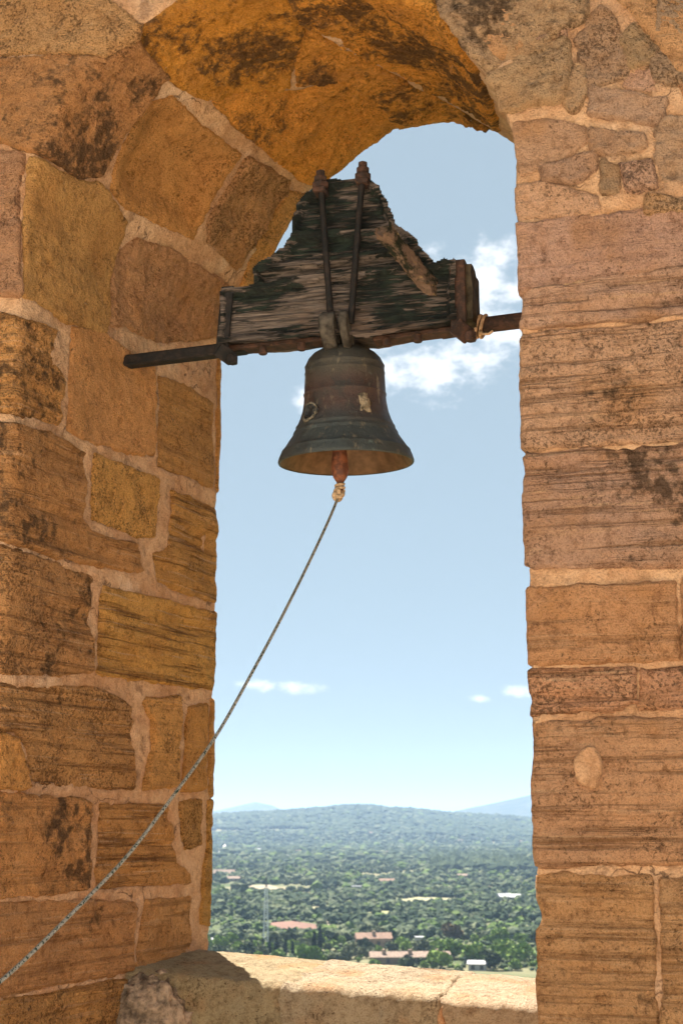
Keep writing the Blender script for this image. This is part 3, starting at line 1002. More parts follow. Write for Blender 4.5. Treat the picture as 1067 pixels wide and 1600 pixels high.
o = mobj('boss_rim', tube_mesh('boss_rim', [c0 + tn_ * (.033 * math.cos(a_)) + up_ * (.034 * math.sin(a_)) - rd_ * .004 * math.cos(2 * a_) for a_ in np.linspace(0, 2 * math.pi, 40)], .0045, 8, False, .75), rim_m)
o.parent = bell
# crown loops
crown = mobj('crown', lathe_mesh('crown', [(.075, .425), (.070, .440), (.055, .447), (.001, .450)], 40), BRONZE)
crown.parent = bell
GREYB = plain('crown_bronze', (.055, .047, .038), .8, .6, 30, metal=0, bump=.006)
Uv, Nv = Vector(U.tolist()), Vector(N.tolist())
def band(name, pts, w0, th, mat):
    """flat cast bar swept along pts, w0 wide along the wall"""
    bmq = bmesh.new()
    rings = []
    for i, p in enumerate(pts):
        d = (pts[min(i + 1, len(pts) - 1)] - pts[max(i - 1, 0)]).normalized()
        y = d.cross(Uv).normalized()
        ww = w0 * (1 - .06 * math.sin(i * 1.3))
        rings.append([bmq.verts.new(p + Uv * (ww * cx * .5) + y * (th * cy * .5)) for cx, cy in ((-1, -.5), (-.7, -1), (.7, -1), (1, -.5), (1, .5), (.7, 1), (-.7, 1), (-1, .5))])
    for ra, rb_ in zip(rings[:-1], rings[1:]):
        for i in range(8):
            bmq.faces.new((ra[i], ra[(i + 1) % 8], rb_[(i + 1) % 8], rb_[i]))
    bmq.faces.new(rings[0][::-1])
    bmq.faces.new(rings[-1])
    bmesh.ops.recalc_face_normals(bmq, faces=bmq.faces[:])
    o_ = bm_obj(name, bmq, mat, None, True)
    o_.parent = bell
    return o_


for du, ww in ((-.022, .056), (.040, .030)):
    path = [(-.090, .400), (-.132, .428), (-.162, .458), (-.174, .486), (-.172, .508), (-.158, .518), (-.140, .508), (-.115, .478), (-.08, .445), (-.05, .415)]
    band('crown_loop', [Nv * a_ + Uv * du + Vector((0, 0, b_)) for a_, b_ in path], ww, .030, GREYB)
    band('crown_loop', [Nv * -a_ + Uv * du + Vector((0, 0, b_ - .02)) for a_, b_ in path], ww, .030, GREYB)
# clapper: rod, rust-brown ball and tail
cp = [(.010, .41), (.012, .20), (.014, .11), (.020, .075), (.026, .045), (.031, .005), (.0325, -.02), (.031, -.040), (.026, -.056), (.017, -.070), (.0125, -.078), (.012, -.100), (.015, -.106), (.013, -.112), (.001, -.113)]
k_ = NT('rusty_clapper', .6, .4)
c_ = k_.mix(k_.rng(k_.noise(25, 6, .7), .4, .62), (.085, .030, .018), (.24, .085, .038))
k_.color(c_)
k_.bump(k_.noise(60, 5, .7), .004)
cl_o = mobj('clapper', lathe_mesh('clapper', cp, 28, .0015), k_.m)
cl_o.parent = bell
cl_o.location = tuple(Uv * -.024)

# headstock
hs = thing('headstock', tuple(W(-.73, 1.78, .69)), 'rotting stepped timber headstock with black flaking paint and iron straps above the bell', 'headstock')
k_ = NT('flaking_painted_wood', .85, .25)
mp_ = k_.t.nodes.new('ShaderNodeMapping')
mp_.inputs['Rotation'].default_value = (0, 0, AL)
k_.L(k_.co, mp_.inputs[0])
gv_ = mp_.outputs[0]
grain = k_.noise(1.0, 7, .72, vec=gv_, stretch=(6, 40, 170), dist=.5)
fl = k_.noise(1.0, 6, .66, vec=gv_, stretch=(6.5, 40, 80), dist=.7)
bigp = k_.noise(1.0, 3, .5, vec=gv_, stretch=(4, 6, 7))
wood = k_.mix(k_.rng(grain, .34, .66), (.030, .025, .022), (.21, .165, .14))
wood = k_.mix(k_.rng(k_.noise(3, 4, .6, vec=gv_), .5, .7, 0, .6), wood, (.15, .095, .066))
pm_ = k_.math('ADD', k_.math('MULTIPLY', fl, .42), k_.math('ADD', k_.math('MULTIPLY', bigp, .40), k_.math('MULTIPLY', grain, .18)))
pmask = k_.rng(pm_, k_.attr('bare'), k_.math('ADD', k_.attr('bare'), .022))
paint = k_.mix(k_.rng(k_.noise(14, 5, .6), .4, .7), (.0075, .010, .009), (.019, .030, .022))
c_ = k_.mix(pmask, wood, paint)
k_.color(c_)
k_.L(k_.rng(pmask, 0, 1, .92, .55, False), k_.b.inputs['Roughness'])
k_.bump(k_.math('ADD', k_.math('MULTIPLY', grain, .9), k_.math('MULTIPLY', pmask, .35)), .014, 1.0)
WOOD = k_.m


def SF(s, z):
    return W(s, z, .56)


def plank(name, poly, thick, seed, proud):
    S = lambda a, b: W(a, b, .56 - proud)

    def height(p, d):
        q = np.stack([(p @ U) * 5, (p @ N) * 5, p[..., 2] * 62 + seed], -1)
        q2 = np.stack([(p @ U) * 14, (p @ N) * 5, p[..., 2] * 150 + seed], -1)
        return .009 * fbm(q, 3) + .003 * fbm(q2, 2) + .005 * fbm(p * 6, 2)

    me = patch_mesh(name, S, -1, poly, .005, height, r=.016, wob=.009, sink=.03, grow=-.006)
    # body behind the weathered face
    bmq = bmesh.new()
    pts = []
    P2 = np.array(poly)
    for (x0, y0), (x1, y1) in zip(P2, np.roll(P2, -1, axis=0)):
        m_ = max(1, int(math.hypot(x1 - x0, y1 - y0) / .018))
        for t in range(m_):
            pts.append((x0 + (x1 - x0) * t / m_, y0 + (y1 - y0) * t / m_))
    pts = np.array(pts)
    c = pts.mean(0)
    rings = []
    for j, dd in enumerate(np.linspace(.012, thick, 12)):
        f = np.stack([pts[:, 0] * 30, pts[:, 1] * 60, np.full(len(pts), seed + dd * 6)], -1)
        jit = .0045 * fbm(f, 3)
        off = (pts - c)
        off = off / (np.linalg.norm(off, axis=1, keepdims=True) + 1e-6)
        q = pts + off * (jit - .003)[:, None]
        rings.append([bmq.verts.new(w) for w in W(q[:, 0], q[:, 1], .56 - proud + dd)])
    for ra, rb_ in zip(rings[:-1], rings[1:]):
        for i in range(len(ra)):
            bmq.faces.new((ra[i], ra[(i + 1) % len(ra)], rb_[(i + 1) % len(ra)], rb_[i]))
    bmq.faces.new(rings[0][::-1])
    bmq.faces.new(rings[-1])
    bmesh.ops.recalc_face_normals(bmq, faces=bmq.faces[:])
    tmp = bpy.data.meshes.new('t')
    bmq.to_mesh(tmp)
    bmq.free()
    bmq = bmesh.new()
    bmq.from_mesh(me)
    bmq.from_mesh(tmp)
    for f in bmq.faces:
        f.smooth = False
    o_ = bm_obj(name, bmq, WOOD, hs, False)
    o_['bare'] = {'top_block': .455, 'upper_plank': .50, 'middle_plank': .54, 'lower_beam': .50}[name]
    return o_


for i, (nm, poly) in enumerate(PLANKS.items()):
    plank(nm, poly, (.165, .15, .15, .135)[i], 10 * i + 3.3, (0, -.006, .002, -.004)[i])
# mortise cut in the face, lined dark by its own depth: a short recessed socket behind the broken lever
Mw = Matrix((Vector(U.tolist()), Vector(N.tolist()), Vector((0, 0, 1)))).transposed().to_4x4()


def at_wall(s, z, d):
    M = Mw.copy()
    M.translation = V3(s, z, d)
    return M


# broken lever: a splintered arm that sticks out of the face towards the room
p0, p1 = V3(-.36, 1.90, .60), V3(-.515, 2.085, .38)
bml = bmesh.new()
ringv = []
for j, t in enumerate(np.linspace(0, 1, 22)):
    p = p0.lerp(p1, t)
    d = (p1 - p0).normalized()
    x = d.cross(Vector((0, 0, 1))).normalized()
    y = x.cross(d)
    w2, h2 = .026 + .004 * math.sin(t * 9), .034 - .010 * t + .005 * math.sin(t * 13 + 1)
    rg = []
    for (cx, cy) in [(-1, -1), (-.3, -1.05), (.4, -1), (1, -.8), (1.08, 0), (1, .9), (.3, 1.1), (-.4, 1), (-1, .8), (-1.05, 0)]:
        jx, jy = random.uniform(-.1, .1), random.uniform(-.14, .14)
        e = random.uniform(-.018, .018) if j == 21 else 0
        rg.append(bml.verts.new(p + x * w2 * (cx + jx) + y * h2 * (cy + jy) + d * e))
    ringv.append(rg)
for ra, rb_ in zip(ringv[:-1], ringv[1:]):
    for i in range(10):
        bml.faces.new((ra[i], ra[(i + 1) % 10], rb_[(i + 1) % 10], rb_[i]))
bml.faces.new(ringv[0][::-1])
bml.faces.new(ringv[-1])
bmesh.ops.recalc_face_normals(bml, faces=bml.faces[:])
k_ = NT('mossy_splintered_wood', .9, .2)
c_ = k_.mix(k_.rng(k_.noise(16, 6, .7, stretch=(1, 1, 1)), .42, .56), (.014, .016, .009), (.15, .095, .065))
c_ = k_.mix(k_.rng(k_.noise(34, 5, .7), .58, .66, 0, .85), c_, (.30, .20, .075))
k_.color(c_)
k_.bump(k_.noise(40, 6, .7), .012)
o = bm_obj('broken_lever', bml, k_.m, hs, False)
# iron: axle bars under the beam, end straps, rods and nuts
Zv = Vector((0, 0, 1))
axl = bm_obj('axle', bar_bm(V3(-1.74, 1.772, .69), V3(-1.10, 1.772, .63), .055, .044), BLACKIRON, hs, bevel=.006)
mobj('axle', tube_mesh('axle', [V3(-.36, 1.79, .69), V3(-.22, 1.80, .69), V3(-.10, 1.805, .69), V3(.16, 1.815, .69)], .030, 16, True, .03), IRON, hs)
for s0, z0, s1, z1 in ((-1.16, 1.764, -.78, 1.768), (-.60, 1.750, -.27, 1.764)):
    bm_obj('under_strap', bar_bm(V3(s0, z0, .625), V3(s1, z1, .625), .075, .018), IRON, hs, bevel=.004)
for s0, z0, s1, z1, w_, mt in ((-1.150, 1.985, -1.168, 1.735, .050, BLACKIRON), (-.272, 2.0, -.272, 1.745, .056, IRON)):
    st_ = bm_obj('end_strap', bar_bm(V3(s0, z0, .545), V3(s1, z1, .545), .012, w_, Uv), mt, hs, bevel=.003)
    bm_obj('end_strap', bar_bm(V3(s0, z0, .54), V3(s0, z0 + .004, .735), .012, w_, Uv), mt, hs, bevel=.003)
    bm_obj('strap_foot', bar_bm(V3(s1 - .01, z1 + .004, .525), V3(s1 + .035, z1 - .028, .57), w_ * 1.1, .018, Nv), mt, hs, bevel=.003)
    bmn = bmesh.new()
    for dd in (.535,):
        bmesh.ops.create_cone(bmn, cap_ends=True, segments=6, radius1=.022, radius2=.022, depth=.034, matrix=Matrix.Translation(V3(s1 + .045, z1 - .04, dd)))
    bm_obj('nut', bmn, mt, hs, bevel=.003)
# wooden end block beyond the right strap
bme = box_bm(at_wall(-.250, 1.886, .648), .054, .18, .21)
bmesh.ops.subdivide_edges(bme, edges=bme.edges[:], cuts=6, use_grid_fill=True)
for v in bme.verts:
    v.co += Vector((fbm(np.array([v.co[:]]) * 14, 3)[0] * .006,) * 3)
k_ = plain('bare_end_grain', (.055, .043, .028), .9, .5, 22, bump=.01)
bm_obj('end_block', bme, k_, hs)
for (sA, zA, sB, zB) in ((-.742, 1.80, -.784, 2.385), (-.668, 1.795, -.620, 2.40)):
    for dd, mt in ((.530, BLACKIRON), (.735, BLACKIRON)):
        pts = [V3(sA + (sB - sA) * t, zA + (zB - zA) * t, dd) for t in np.linspace(0, 1, 9)]
        rod = mobj('tie_rod', tube_mesh('tie_rod', pts, .0125, 10, True, .06), mt, hs)
        for zz, rr in ((-.026, .034), (.0, .027), (.024, .019)):
            bmn = bmesh.new()
            bmesh.ops.create_cone(bmn, cap_ends=True, segments=6, radius1=rr, radius2=rr, depth=.022, matrix=Matrix.Translation(V3(sB, zB + zz - .01, dd)))
            bm_obj('nut', bmn, IRON, hs, bevel=.003)
    bm_obj('top_plate', bar_bm(V3(sB, zB - .055, .505), V3(sB, zB - .058, .76), .050, .020), IRON, hs, bevel=.004)
for s_, z_ in ((-.545, 1.735), (-.43, 1.738), (-.87, 1.745), (-1.02, 1.742)):
    bmn = bmesh.new()
    bmesh.ops.create_cone(bmn, cap_ends=True, segments=8, radius1=.018, radius2=.014, depth=.03, matrix=Matrix.Translation(V3(s_, z_ - .004, .585)))
    bm_obj('bolt', bmn, IRON, hs, bevel=.003)

# wire tied round the axle
wire_m = plain('twisted_wire', (.50, .33, .20), .7, .4, 60)
wr = thing('wire_tie', tuple(W(-.215, 1.80, .69)), 'pale twisted wire wound twice round the right axle end', 'wire')
for k, ds in enumerate((0, .018)):
    pts = [V3(-.222 + ds + .012 * math.sin(t), 1.796 + .040 * math.sin(t), .69 + .040 * math.cos(t)) for t in np.linspace(0, 2 * math.pi, 25)]
    mobj('wire_loop', tube_mesh('wire_loop', pts, .0065, 7, False), wire_m, wr)
mobj('wire_tail', tube_mesh('wire_tail', [V3(-.21, 1.765, .645), V3(-.198, 1.745, .63), V3(-.175, 1.742, .625), V3(-.16, 1.75, .62)], .005, 7), wire_m, wr)

# rope from the clapper's tail down to the left, with its knot
rope = thing('bell_rope', tuple(W(-.757, 1.19, .69)), 'thin pale rope flecked with green running from the clapper to lower left', 'rope')
rp = [(-.011, 5.106, 1.185), (-.015, 5.099, 1.161), (-.123, 4.836, .863), (-.216, 4.608, .621), (-.366, 4.242, .258), (-.552, 3.785, -.081), (-.754, 3.291, -.345), (-.96, 2.79, -.50), (-1.15, 2.32, -.55)]
rp = np.array(rp)
tt = np.r_[0, np.cumsum(np.linalg.norm(np.diff(rp, axis=0), axis=1))]


def smooth_curve(t_in, P, t_out):
    out = np.stack([np.interp(t_out, t_in, P[:, i]) for i in range(3)], -1)
    for _ in range(40):
        out[1:-1] = .5 * out[1:-1] + .25 * (out[:-2] + out[2:])
    return out


t_o = np.linspace(0, tt[-1], 160)
rc = smooth_curve(tt, rp, t_o) + np.array([0, 0, EYE])
k_ = NT('flecked_rope', .9, .1)
uvn = k_.t.nodes.new('ShaderNodeAttribute')
uvn.attribute_name = 'along'
al_ = uvn.outputs['Vector']
wv = k_.t.nodes.new('ShaderNodeTexWave')
wv.bands_direction = 'DIAGONAL'
wv.inputs['Scale'].default_value = 1.0
wv.inputs['Distortion'].default_value = .6
k_.L(al_, wv.inputs['Vector'])
fleck = k_.noise(1.0, 2, .5, vec=al_, stretch=(.9, .7, 1))
c_ = k_.mix(k_.rng(wv.outputs['Fac'], .3, .6), (.36, .33, .28), (.62, .58, .50))
c_ = k_.mix(k_.rng(fleck, .54, .58), c_, (.035, .07, .05))
k_.color(c_)
k_.bump(wv.outputs['Fac'], .003)
ROPE = k_.m
me = tube_mesh('cord', [Vector(p) for p in rc], .0051, 8)
at_ = me.attributes.new('along', 'FLOAT_VECTOR', 'POINT')
vals = np.zeros((len(me.vertices), 3), np.float32)
seg_i = np.arange(len(me.vertices)) // 8
vals[:, 0] = t_o[np.minimum(seg_i, 159)] * 150
vals[:, 1] = (np.arange(len(me.vertices)) % 8) * .785
at_.data.foreach_set('vector', vals.ravel())
mobj('cord', me, ROPE, rope)
KN = plain('knot_cord', (.40, .29, .19), .9, .35, 120, bump=.003)
kc = Vector((-.012, 5.10, 1.190 + EYE))
pts = []
for t in np.linspace(0, 2 * math.pi, 60):
    r = .011 * (1.0 + .55 * math.cos(3 * t))
    pts.append(kc + Uv * (r * math.cos(2 * t)) + Zv * (r * 1.15 * math.sin(2 * t)) + Nv * (.012 * math.sin(3 * t)))
mobj('knot', tube_mesh('knot', pts, .0085, 8, False), KN, rope)
tail_c = V3(-.75, 1.215, .69)
mobj('knot', tube_mesh('knot', [tail_c + Uv * (.015 * math.cos(t)) + Nv * (.015 * math.sin(t)) + Zv * (.006 * t / 3 - .01) for t in np.linspace(0, 4 * math.pi, 40)], .0058, 8), KN, rope)

# ------------------------------------------------------------------ countryside: things
def pix(x, y):
    """direction seen at a photo pixel -> point on the plain"""
    xc, yc = (x - 533.5) / 2222, (800 - y) / 2222
    d = (xc, math.cos(PITCH) - math.sin(PITCH) * yc, math.sin(PITCH) + math.cos(PITCH) * yc)
    tt_ = np.geomspace(300, 7000, 900)
    gg = ground_z(d[0] * tt_, d[1] * tt_)
    below = np.where(d[2] * tt_ <= gg)[0]
    i = below[0] if len(below) else len(tt_) - 1
    t, g = float(tt_[i]), float(gg[i])
    return d[0] * t, d[1] * t, g


MAT = {}


def pm(key, c, **kw):
    if key not in MAT:
        MAT[key] = plain(key, c, **kw)
    return MAT[key]


ROOF_T = plain('terracotta_roof', (.17, .105, .075), .9, .3, 1.2)
ROOF_P = plain('pale_tile_roof', (.18, .13, .10), .9, .35, 1.2)
ROOF_W = plain('white_sheet_roof', (.28, .285, .30), .6, .1, .5)
WALL_C = plain('cream_render', (.20, .16, .12), .9, .15, .6)
WALL_W = plain('white_render', (.33, .32, .295), .9, .08, .6)
WALL_B = plain('brown_stone_wall', (.28, .20, .14), .9, .25, .8)
WIN_M = plain('window_glass', (.03, .035, .045), .2, .2, 1, spec=.5)
HOUSES = []


def house(x, y, w, d, h, roofh, wm, rm, rot, label, flat=False, group=None, chim=0, wins=3, name='house'):
    px, py, gz_ = pix(x, y)
    hs_ = thing(name, (px, py, gz_ + EYE - .2), label, 'house', group)
    hs_.rotation_euler.z = rot
    HOUSES.append((px, py, max(w, d) * .62))

    def part(nm, bm_, mt, par_=hs_):
        o_ = bm_obj(nm, bm_, mt)
        o_.parent = par_
        return o_
    part('wall', box_bm(Matrix.Translation((0, 0, h / 2)), w, d, h), wm)
    if flat:
        bm_ = box_bm(Matrix.Translation((0, 0, h + .15)), w + .5, d + .5, .3)
        rf = part('roof', bm_, rm)
    else:
        bm_ = bmesh.new()
        e = .5
        vs = [bm_.verts.new(q) for q in [(-w / 2 - e, -d / 2 - e, h - .1), (w / 2 + e, -d / 2 - e, h - .1), (w / 2 + e, d / 2 + e, h - .1), (-w / 2 - e, d / 2 + e, h - .1), (-w / 2 - e, 0, h + roofh), (w / 2 + e, 0, h + roofh)]]
        for f in ((0, 1, 5, 4), (2, 3, 4, 5), (0, 4, 3), (1, 2, 5), (3, 2, 1, 0)):
            bm_.faces.new([vs[i] for i in f])
        rf = part('roof', bm_, rm)
    for c in range(chim):
        cx = -w / 2 + w * (c + .5) / chim
        part('chimney', box_bm(Matrix.Translation((cx, -d * .2, h + roofh * .9)), 1.5, 1.3, 2.0), WALL_B, rf)
    for i in range(wins):
        cx = -w / 2 + w * (i + .5) / wins
        part('door' if i == wins // 2 and wins > 2 else 'window', box_bm(Matrix.Translation((cx, -d / 2 - .02, h * .5)), 1.3, .12, 1.5), WIN_M)
    return hs_


house(640, 1506, 30, 9, 3.0, 1.7, WALL_C, ROOF_P, .04, 'long low farmhouse with pale tiled roof just beyond the parapet', chim=3, wins=7)
house(583, 1480, 15, 9, 4.2, 2.2, WALL_B, ROOF_T, .1, 'brown house with terracotta roof behind the long farmhouse', chim=1, wins=4)
house(655, 1480, 3.4, 5, 4.2, 0, WALL_W, ROOF_W, .05, 'narrow white flat roofed house among bright green trees', flat=True, wins=1)
house(746, 1516, 6.5, 5, 2.6, 1.0, WALL_W, ROOF_W, -.15, 'small white house at the lower right edge of the view', wins=2)
house(787, 1407, 9, 7, 3.0, 2.2, WALL_W, ROOF_W, .3, 'white roofed barn near the right pier, left one of two', wins=2)
house(803, 1407, 8.5, 7, 2.8, 2.0, WALL_W, ROOF_W, -.2, 'white roofed barn near the right pier, right one of two', wins=2)
house(350, 1370, 22, 11, 4.0, 3.5, WALL_C, ROOF_P, .1, 'broad pale villa beside the left pier at mid distance', wins=4)
house(364, 1377, 13, 8, 3.0, 2.0, WALL_C, ROOF_P, .0, 'low annex in front of the broad pale villa', wins=2)
house(558, 1393, 10, 8, 4.5, 0, WALL_W, ROOF_W, .2, 'white cube house at the centre of the plain', flat=True, wins=2)
house(604, 1384, 13, 8, 4.5, 1.8, WALL_C, ROOF_T, .1, 'pinkish house right of the white cube house', wins=3)
house(726, 1373, 15, 8, 3.5, 1.6, WALL_C, ROOF_P, .1, 'wide pale roofed house in front of the dark wood', wins=3)
house(327, 1476, 3.4, 3.0, 2.6, .6, pm('green_hut', (.03, .12, .075)), ROOF_W, .1, 'small green hut with white roof beside the left pier', wins=1, name='hut')
for x, y, w, wm, rm, lb in [
        (437, 1334, 11, WALL_W, ROOF_P, 'tiny white walled house at the foot of the ridge, left of centre'),
        (466, 1334, 10, WALL_C, ROOF_T, 'tiny red roofed house at the ridge foot, right of its white neighbour'),
        (404, 1331, 11, WALL_W, ROOF_W, 'tiny white house at the ridge foot, nearest the left pier'),
        (446, 1343, 9, WALL_W, ROOF_W, 'tiny all white house in the trees just below the ridge foot'),
        (652, 1324, 14, WALL_C, ROOF_P, 'tiny cream house on the lower ridge slope, right of centre'),
        (720, 1317, 14, WALL_C, ROOF_P, 'tiny cream house above the dark wood on the ridge slope'),
        (733, 1328, 11, WALL_W, ROOF_W, 'tiny white house between the dark wood and the ridge'),
        (793, 1312, 18, WALL_W, ROOF_W, 'bright white house on the ridge slope beside the right pier'),
        (816, 1344, 9, WALL_W, ROOF_W, 'tiny white house over the dark wood against the right pier'),
        (812, 1318, 14, WALL_C, ROOF_P, 'tiny cream house on the slope touching the right pier'),
        (465, 1306, 26, WALL_C, ROOF_T, 'large red roofed house high on the ridge, left of centre'),
        (584, 1304, 28, WALL_C, ROOF_T, 'large red roofed house at the middle of the ridge'),
        (765, 1303, 22, WALL_C, ROOF_T, 'red roofed house high at the right end of the ridge'),
        (606, 1336, 11, WALL_C, ROOF_P, 'tiny cream house at the ridge foot near the middle')]:
    house(x, y, w, w * .55, 5, 2.5, wm, rm, rng.uniform(-.4, .4), lb, group='far houses on the wooded slopes', wins=0)

# lattice mast
mx, my, mz = pix(415, 1491)
mast = thing('lattice_mast', (mx, my, mz + EYE), 'slender white lattice mast rising from the trees left of centre', 'mast')
MASTM = plain('mast_paint', (.55, .57, .59), .6, .05, 2)
MH, MB, MT = 27.0, 2.2, 1.0
legs = [(-1, -1), (1, -1), (1, 1), (-1, 1)]


def mp_at(i, t):
    w_ = (MB + (MT - MB) * t) / 2
    return Vector((legs[i % 4][0] * w_, legs[i % 4][1] * w_, MH * t))


for i in range(4):
    o = bm_obj('leg', bar_bm(mp_at(i, 0), mp_at(i, 1), .24, .24), MASTM)
    o.parent = mast
for j in range(12):
    t0, t1 = j / 12, (j + 1) / 12
    for i in range(4):
        o = bm_obj('brace', bar_bm(mp_at(i, t0 if (i + j) % 2 else t1), mp_at(i + 1, t1 if (i + j) % 2 else t0), .14, .14), MASTM)
        o.parent = mast
        if j % 2 == 0:
            o = bm_obj('rung', bar_bm(mp_at(i, t1), mp_at(i + 1, t1), .14, .14), MASTM)
            o.parent = mast
o = bm_obj('antenna', bar_bm(Vector((0, 0, MH)), Vector((0, 0, MH + 4)), .7, .7), plain('antenna_grey', (.12, .13, .13)))
o.parent = mast

# open fields: sheets a little above the ground
FIELDS = []


def field(name, pts, c, key):
    P3 = [pix(*q) for q in pts]
    c3 = np.mean([q[:2] for q in P3], axis=0)
    FIELDS.append(np.array([q[:2] for q in P3]))
    bm_ = bmesh.new()
    nn = 10
    # fan of rings so that the sheet follows the ground
    dense = []
    for q0, q1 in zip(P3, P3[1:] + P3[:1]):
        for t in np.linspace(0, 1, 6)[:-1]:
            dense.append((q0[0] + (q1[0] - q0[0]) * t, q0[1] + (q1[1] - q0[1]) * t))
    rings = []
    for f in np.linspace(1, .08, nn):
        rings.append([bm_.verts.new((c3[0] + (x - c3[0]) * f, c3[1] + (y - c3[1]) * f, float(ground_z(np.array([c3[0] + (x - c3[0]) * f]), np.array([c3[1] + (y - c3[1]) * f]))[0]) + EYE + .35)) for x, y in dense])
    for ra, rb_ in zip(rings[:-1], rings[1:]):
        for i in range(len(ra)):
            bm_.faces.new((ra[i], ra[(i + 1) % len(ra)], rb_[(i + 1) % len(ra)], rb_[i]))
    bm_.faces.new(rings[-1])
    tag(bm_obj(name, bm_, plain(key, c, .95, .22, .08)), kind='structure')


field('ploughed_field', [(410, 1452), (424, 1443), (455, 1440), (476, 1443), (498, 1446), (493, 1454), (470, 1452), (448, 1456), (428, 1453)], (.13, .07, .05), 'red_soil')
field('dry_field', [(388, 1394), (392, 1384), (420, 1383), (445, 1392), (505, 1401), (500, 1406), (440, 1400)], (.20, .16, .11), 'pale_soil')
field('dry_meadow', [(610, 1408), (650, 1403), (700, 1404), (725, 1408), (700, 1411), (650, 1411)], (.20, .19, .11), 'dry_grass')
field('stubble_field', [(690, 1389), (730, 1384), (770, 1385), (740, 1390)], (.24, .20, .13), 'stubble')
field('fallow_field', [(432, 1423), (470, 1417), (525, 1418), (500, 1424)], (.19, .175, .10), 'fallow')
field('hay_field', [(556, 1431), (590, 1424), (640, 1425), (610, 1432)], (.17, .17, .08), 'hay')
field('vineyard', [(752, 1438), (780, 1430), (830, 1431), (826, 1438)], (.16, .15, .08), 'vine_soil')
field('farm_track', [(508, 1452), (511, 1440), (516, 1440), (522, 1452), (536, 1462), (530, 1465)], (.30, .25, .18), 'track_dust')
field('quarry', [(338, 1334), (342, 1330), (352, 1316), (356, 1316), (349, 1330), (341, 1336)], (.70, .66, .60), 'quarry_stone')
# low pale boundary wall
wx0 = pix(338, 1487)
wx1 = pix(392, 1491)
bw = bm_obj('boundary_wall', bar_bm(Vector((wx0[0], wx0[1], wx0[2] + EYE + .7)), Vector((wx1[0], wx1[1], wx1[2] + EYE + .7)), .6, 1.6), WALL_W)
tag(bw, 'low pale boundary wall showing over the parapet beside the left pier', 'wall')

# ------------------------------------------------------------------ countryside: trees
def leaf_mat(name, c0, c1, c2):
    k = NT(name, .8, .15)
    r = k.info('Random')
    c = k.mix(r, c0, c1)
    c = k.mix(k.rng(k.noise(.9, 3, .6), .45, .65), c, c2)
    k.color(c)
    return k.m


LEAF = {
    'dark': leaf_mat('holm_oak_leaves', (.022, .038, .016), (.042, .062, .024), (.052, .074, .030)),
    'olive': leaf_mat('olive_leaves', (.080, .104, .052), (.12, .138, .07), (.14, .155, .085)),
    'bright': leaf_mat('spring_leaves', (.105, .18, .03), (.16, .235, .045), (.19, .25, .06)),
    'brown': leaf_mat('bronze_leaves', (.12, .085, .04), (.13, .09, .045), (.10, .08, .03)),
    'cypress': leaf_mat('cypress_leaves', (.018, .030, .014), (.026, .042, .018), (.035, .052, .022)),
}
BARK = plain('bark', (.10, .07, .05), .95, .3, 2)


def crown_mesh(name, seed, shape):
    r = np.random.default_rng(seed)
    if shape == 'cypress':
        n_ = 700
        t = r.random(n_)
        R = 1.0 * np.sin(np.pi * np.clip(t, .03, 1) ** .75) ** .8 * (.7 + .3 * r.random(n_))
        a = r.random(n_) * 6.283
        c = np.stack([R * .85 * np.cos(a), R * .85 * np.sin(a), .3 + t * 8.0], -1)
        size = .34
    else:
        nl = r.integers(9, 14)
        L = r.normal(size=(nl, 3))
        L /= np.linalg.norm(L, axis=1)[:, None]
        L = L * np.array([2.2, 2.2, 1.3]) * r.uniform(.55, 1, (nl, 1)) + np.array([0, 0, 3.3])
        lr = r.uniform(.8, 1.7, nl)
        n_ = 900
        w = r.integers(0, nl, n_)
        d = r.normal(size=(n_, 3))
        d /= np.linalg.norm(d, axis=1)[:, None]
        d[:, 2] = np.where(d[:, 2] < -.35, -d[:, 2], d[:, 2])
        c = L[w] + d * lr[w][:, None] * r.uniform(.75, 1.05, (n_, 1))
        size = .38
    x = r.normal(size=(len(c), 3))
    x /= np.linalg.norm(x, axis=1)[:, None]
    y = np.cross(x, r.normal(size=(len(c), 3)))
    y /= np.linalg.norm(y, axis=1)[:, None] + 1e-9
    s = size * r.uniform(.6, 1.3, (len(c), 1))
    v = np.stack([c - x * s - y * s * .6, c + x * s - y * s * .6, c + x * s * .8 + y * s * .7, c - x * s * .7 + y * s * .6], 1).reshape(-1, 3)
    return np_mesh(name, v, np.arange(len(v)).reshape(-1, 4), False)


def trunk_mesh(name, h):
    return tube_mesh(name, [(0, 0, -.5), (.05, 0, h * .4), (.15, .1, h * .75), (.1, .0, h)], [.28, .22, .16, .08], 6)


CROWNS = {'round': [crown_mesh('crown', 20 + i, 'round') for i in range(5)], 'cypress': [crown_mesh('crown', 40 + i, 'cypress') for i in range(2)]}
CROWN_BY = {}


def crown_for(shape, kind, i):
    key = (shape, kind, i)
    if key not in CROWN_BY:
        m_ = CROWNS[shape][i].copy()
        m_.materials.clear()
        m_.materials.append(LEAF[kind])
        CROWN_BY[key] = m_
    return CROWN_BY[key]


TRUNK = trunk_mesh('trunk', 3.6)
TRUNK.materials.append(BARK)
TALL = trunk_mesh('trunk', 6.5)
TALL.materials.append(BARK)
TREES_AT = []


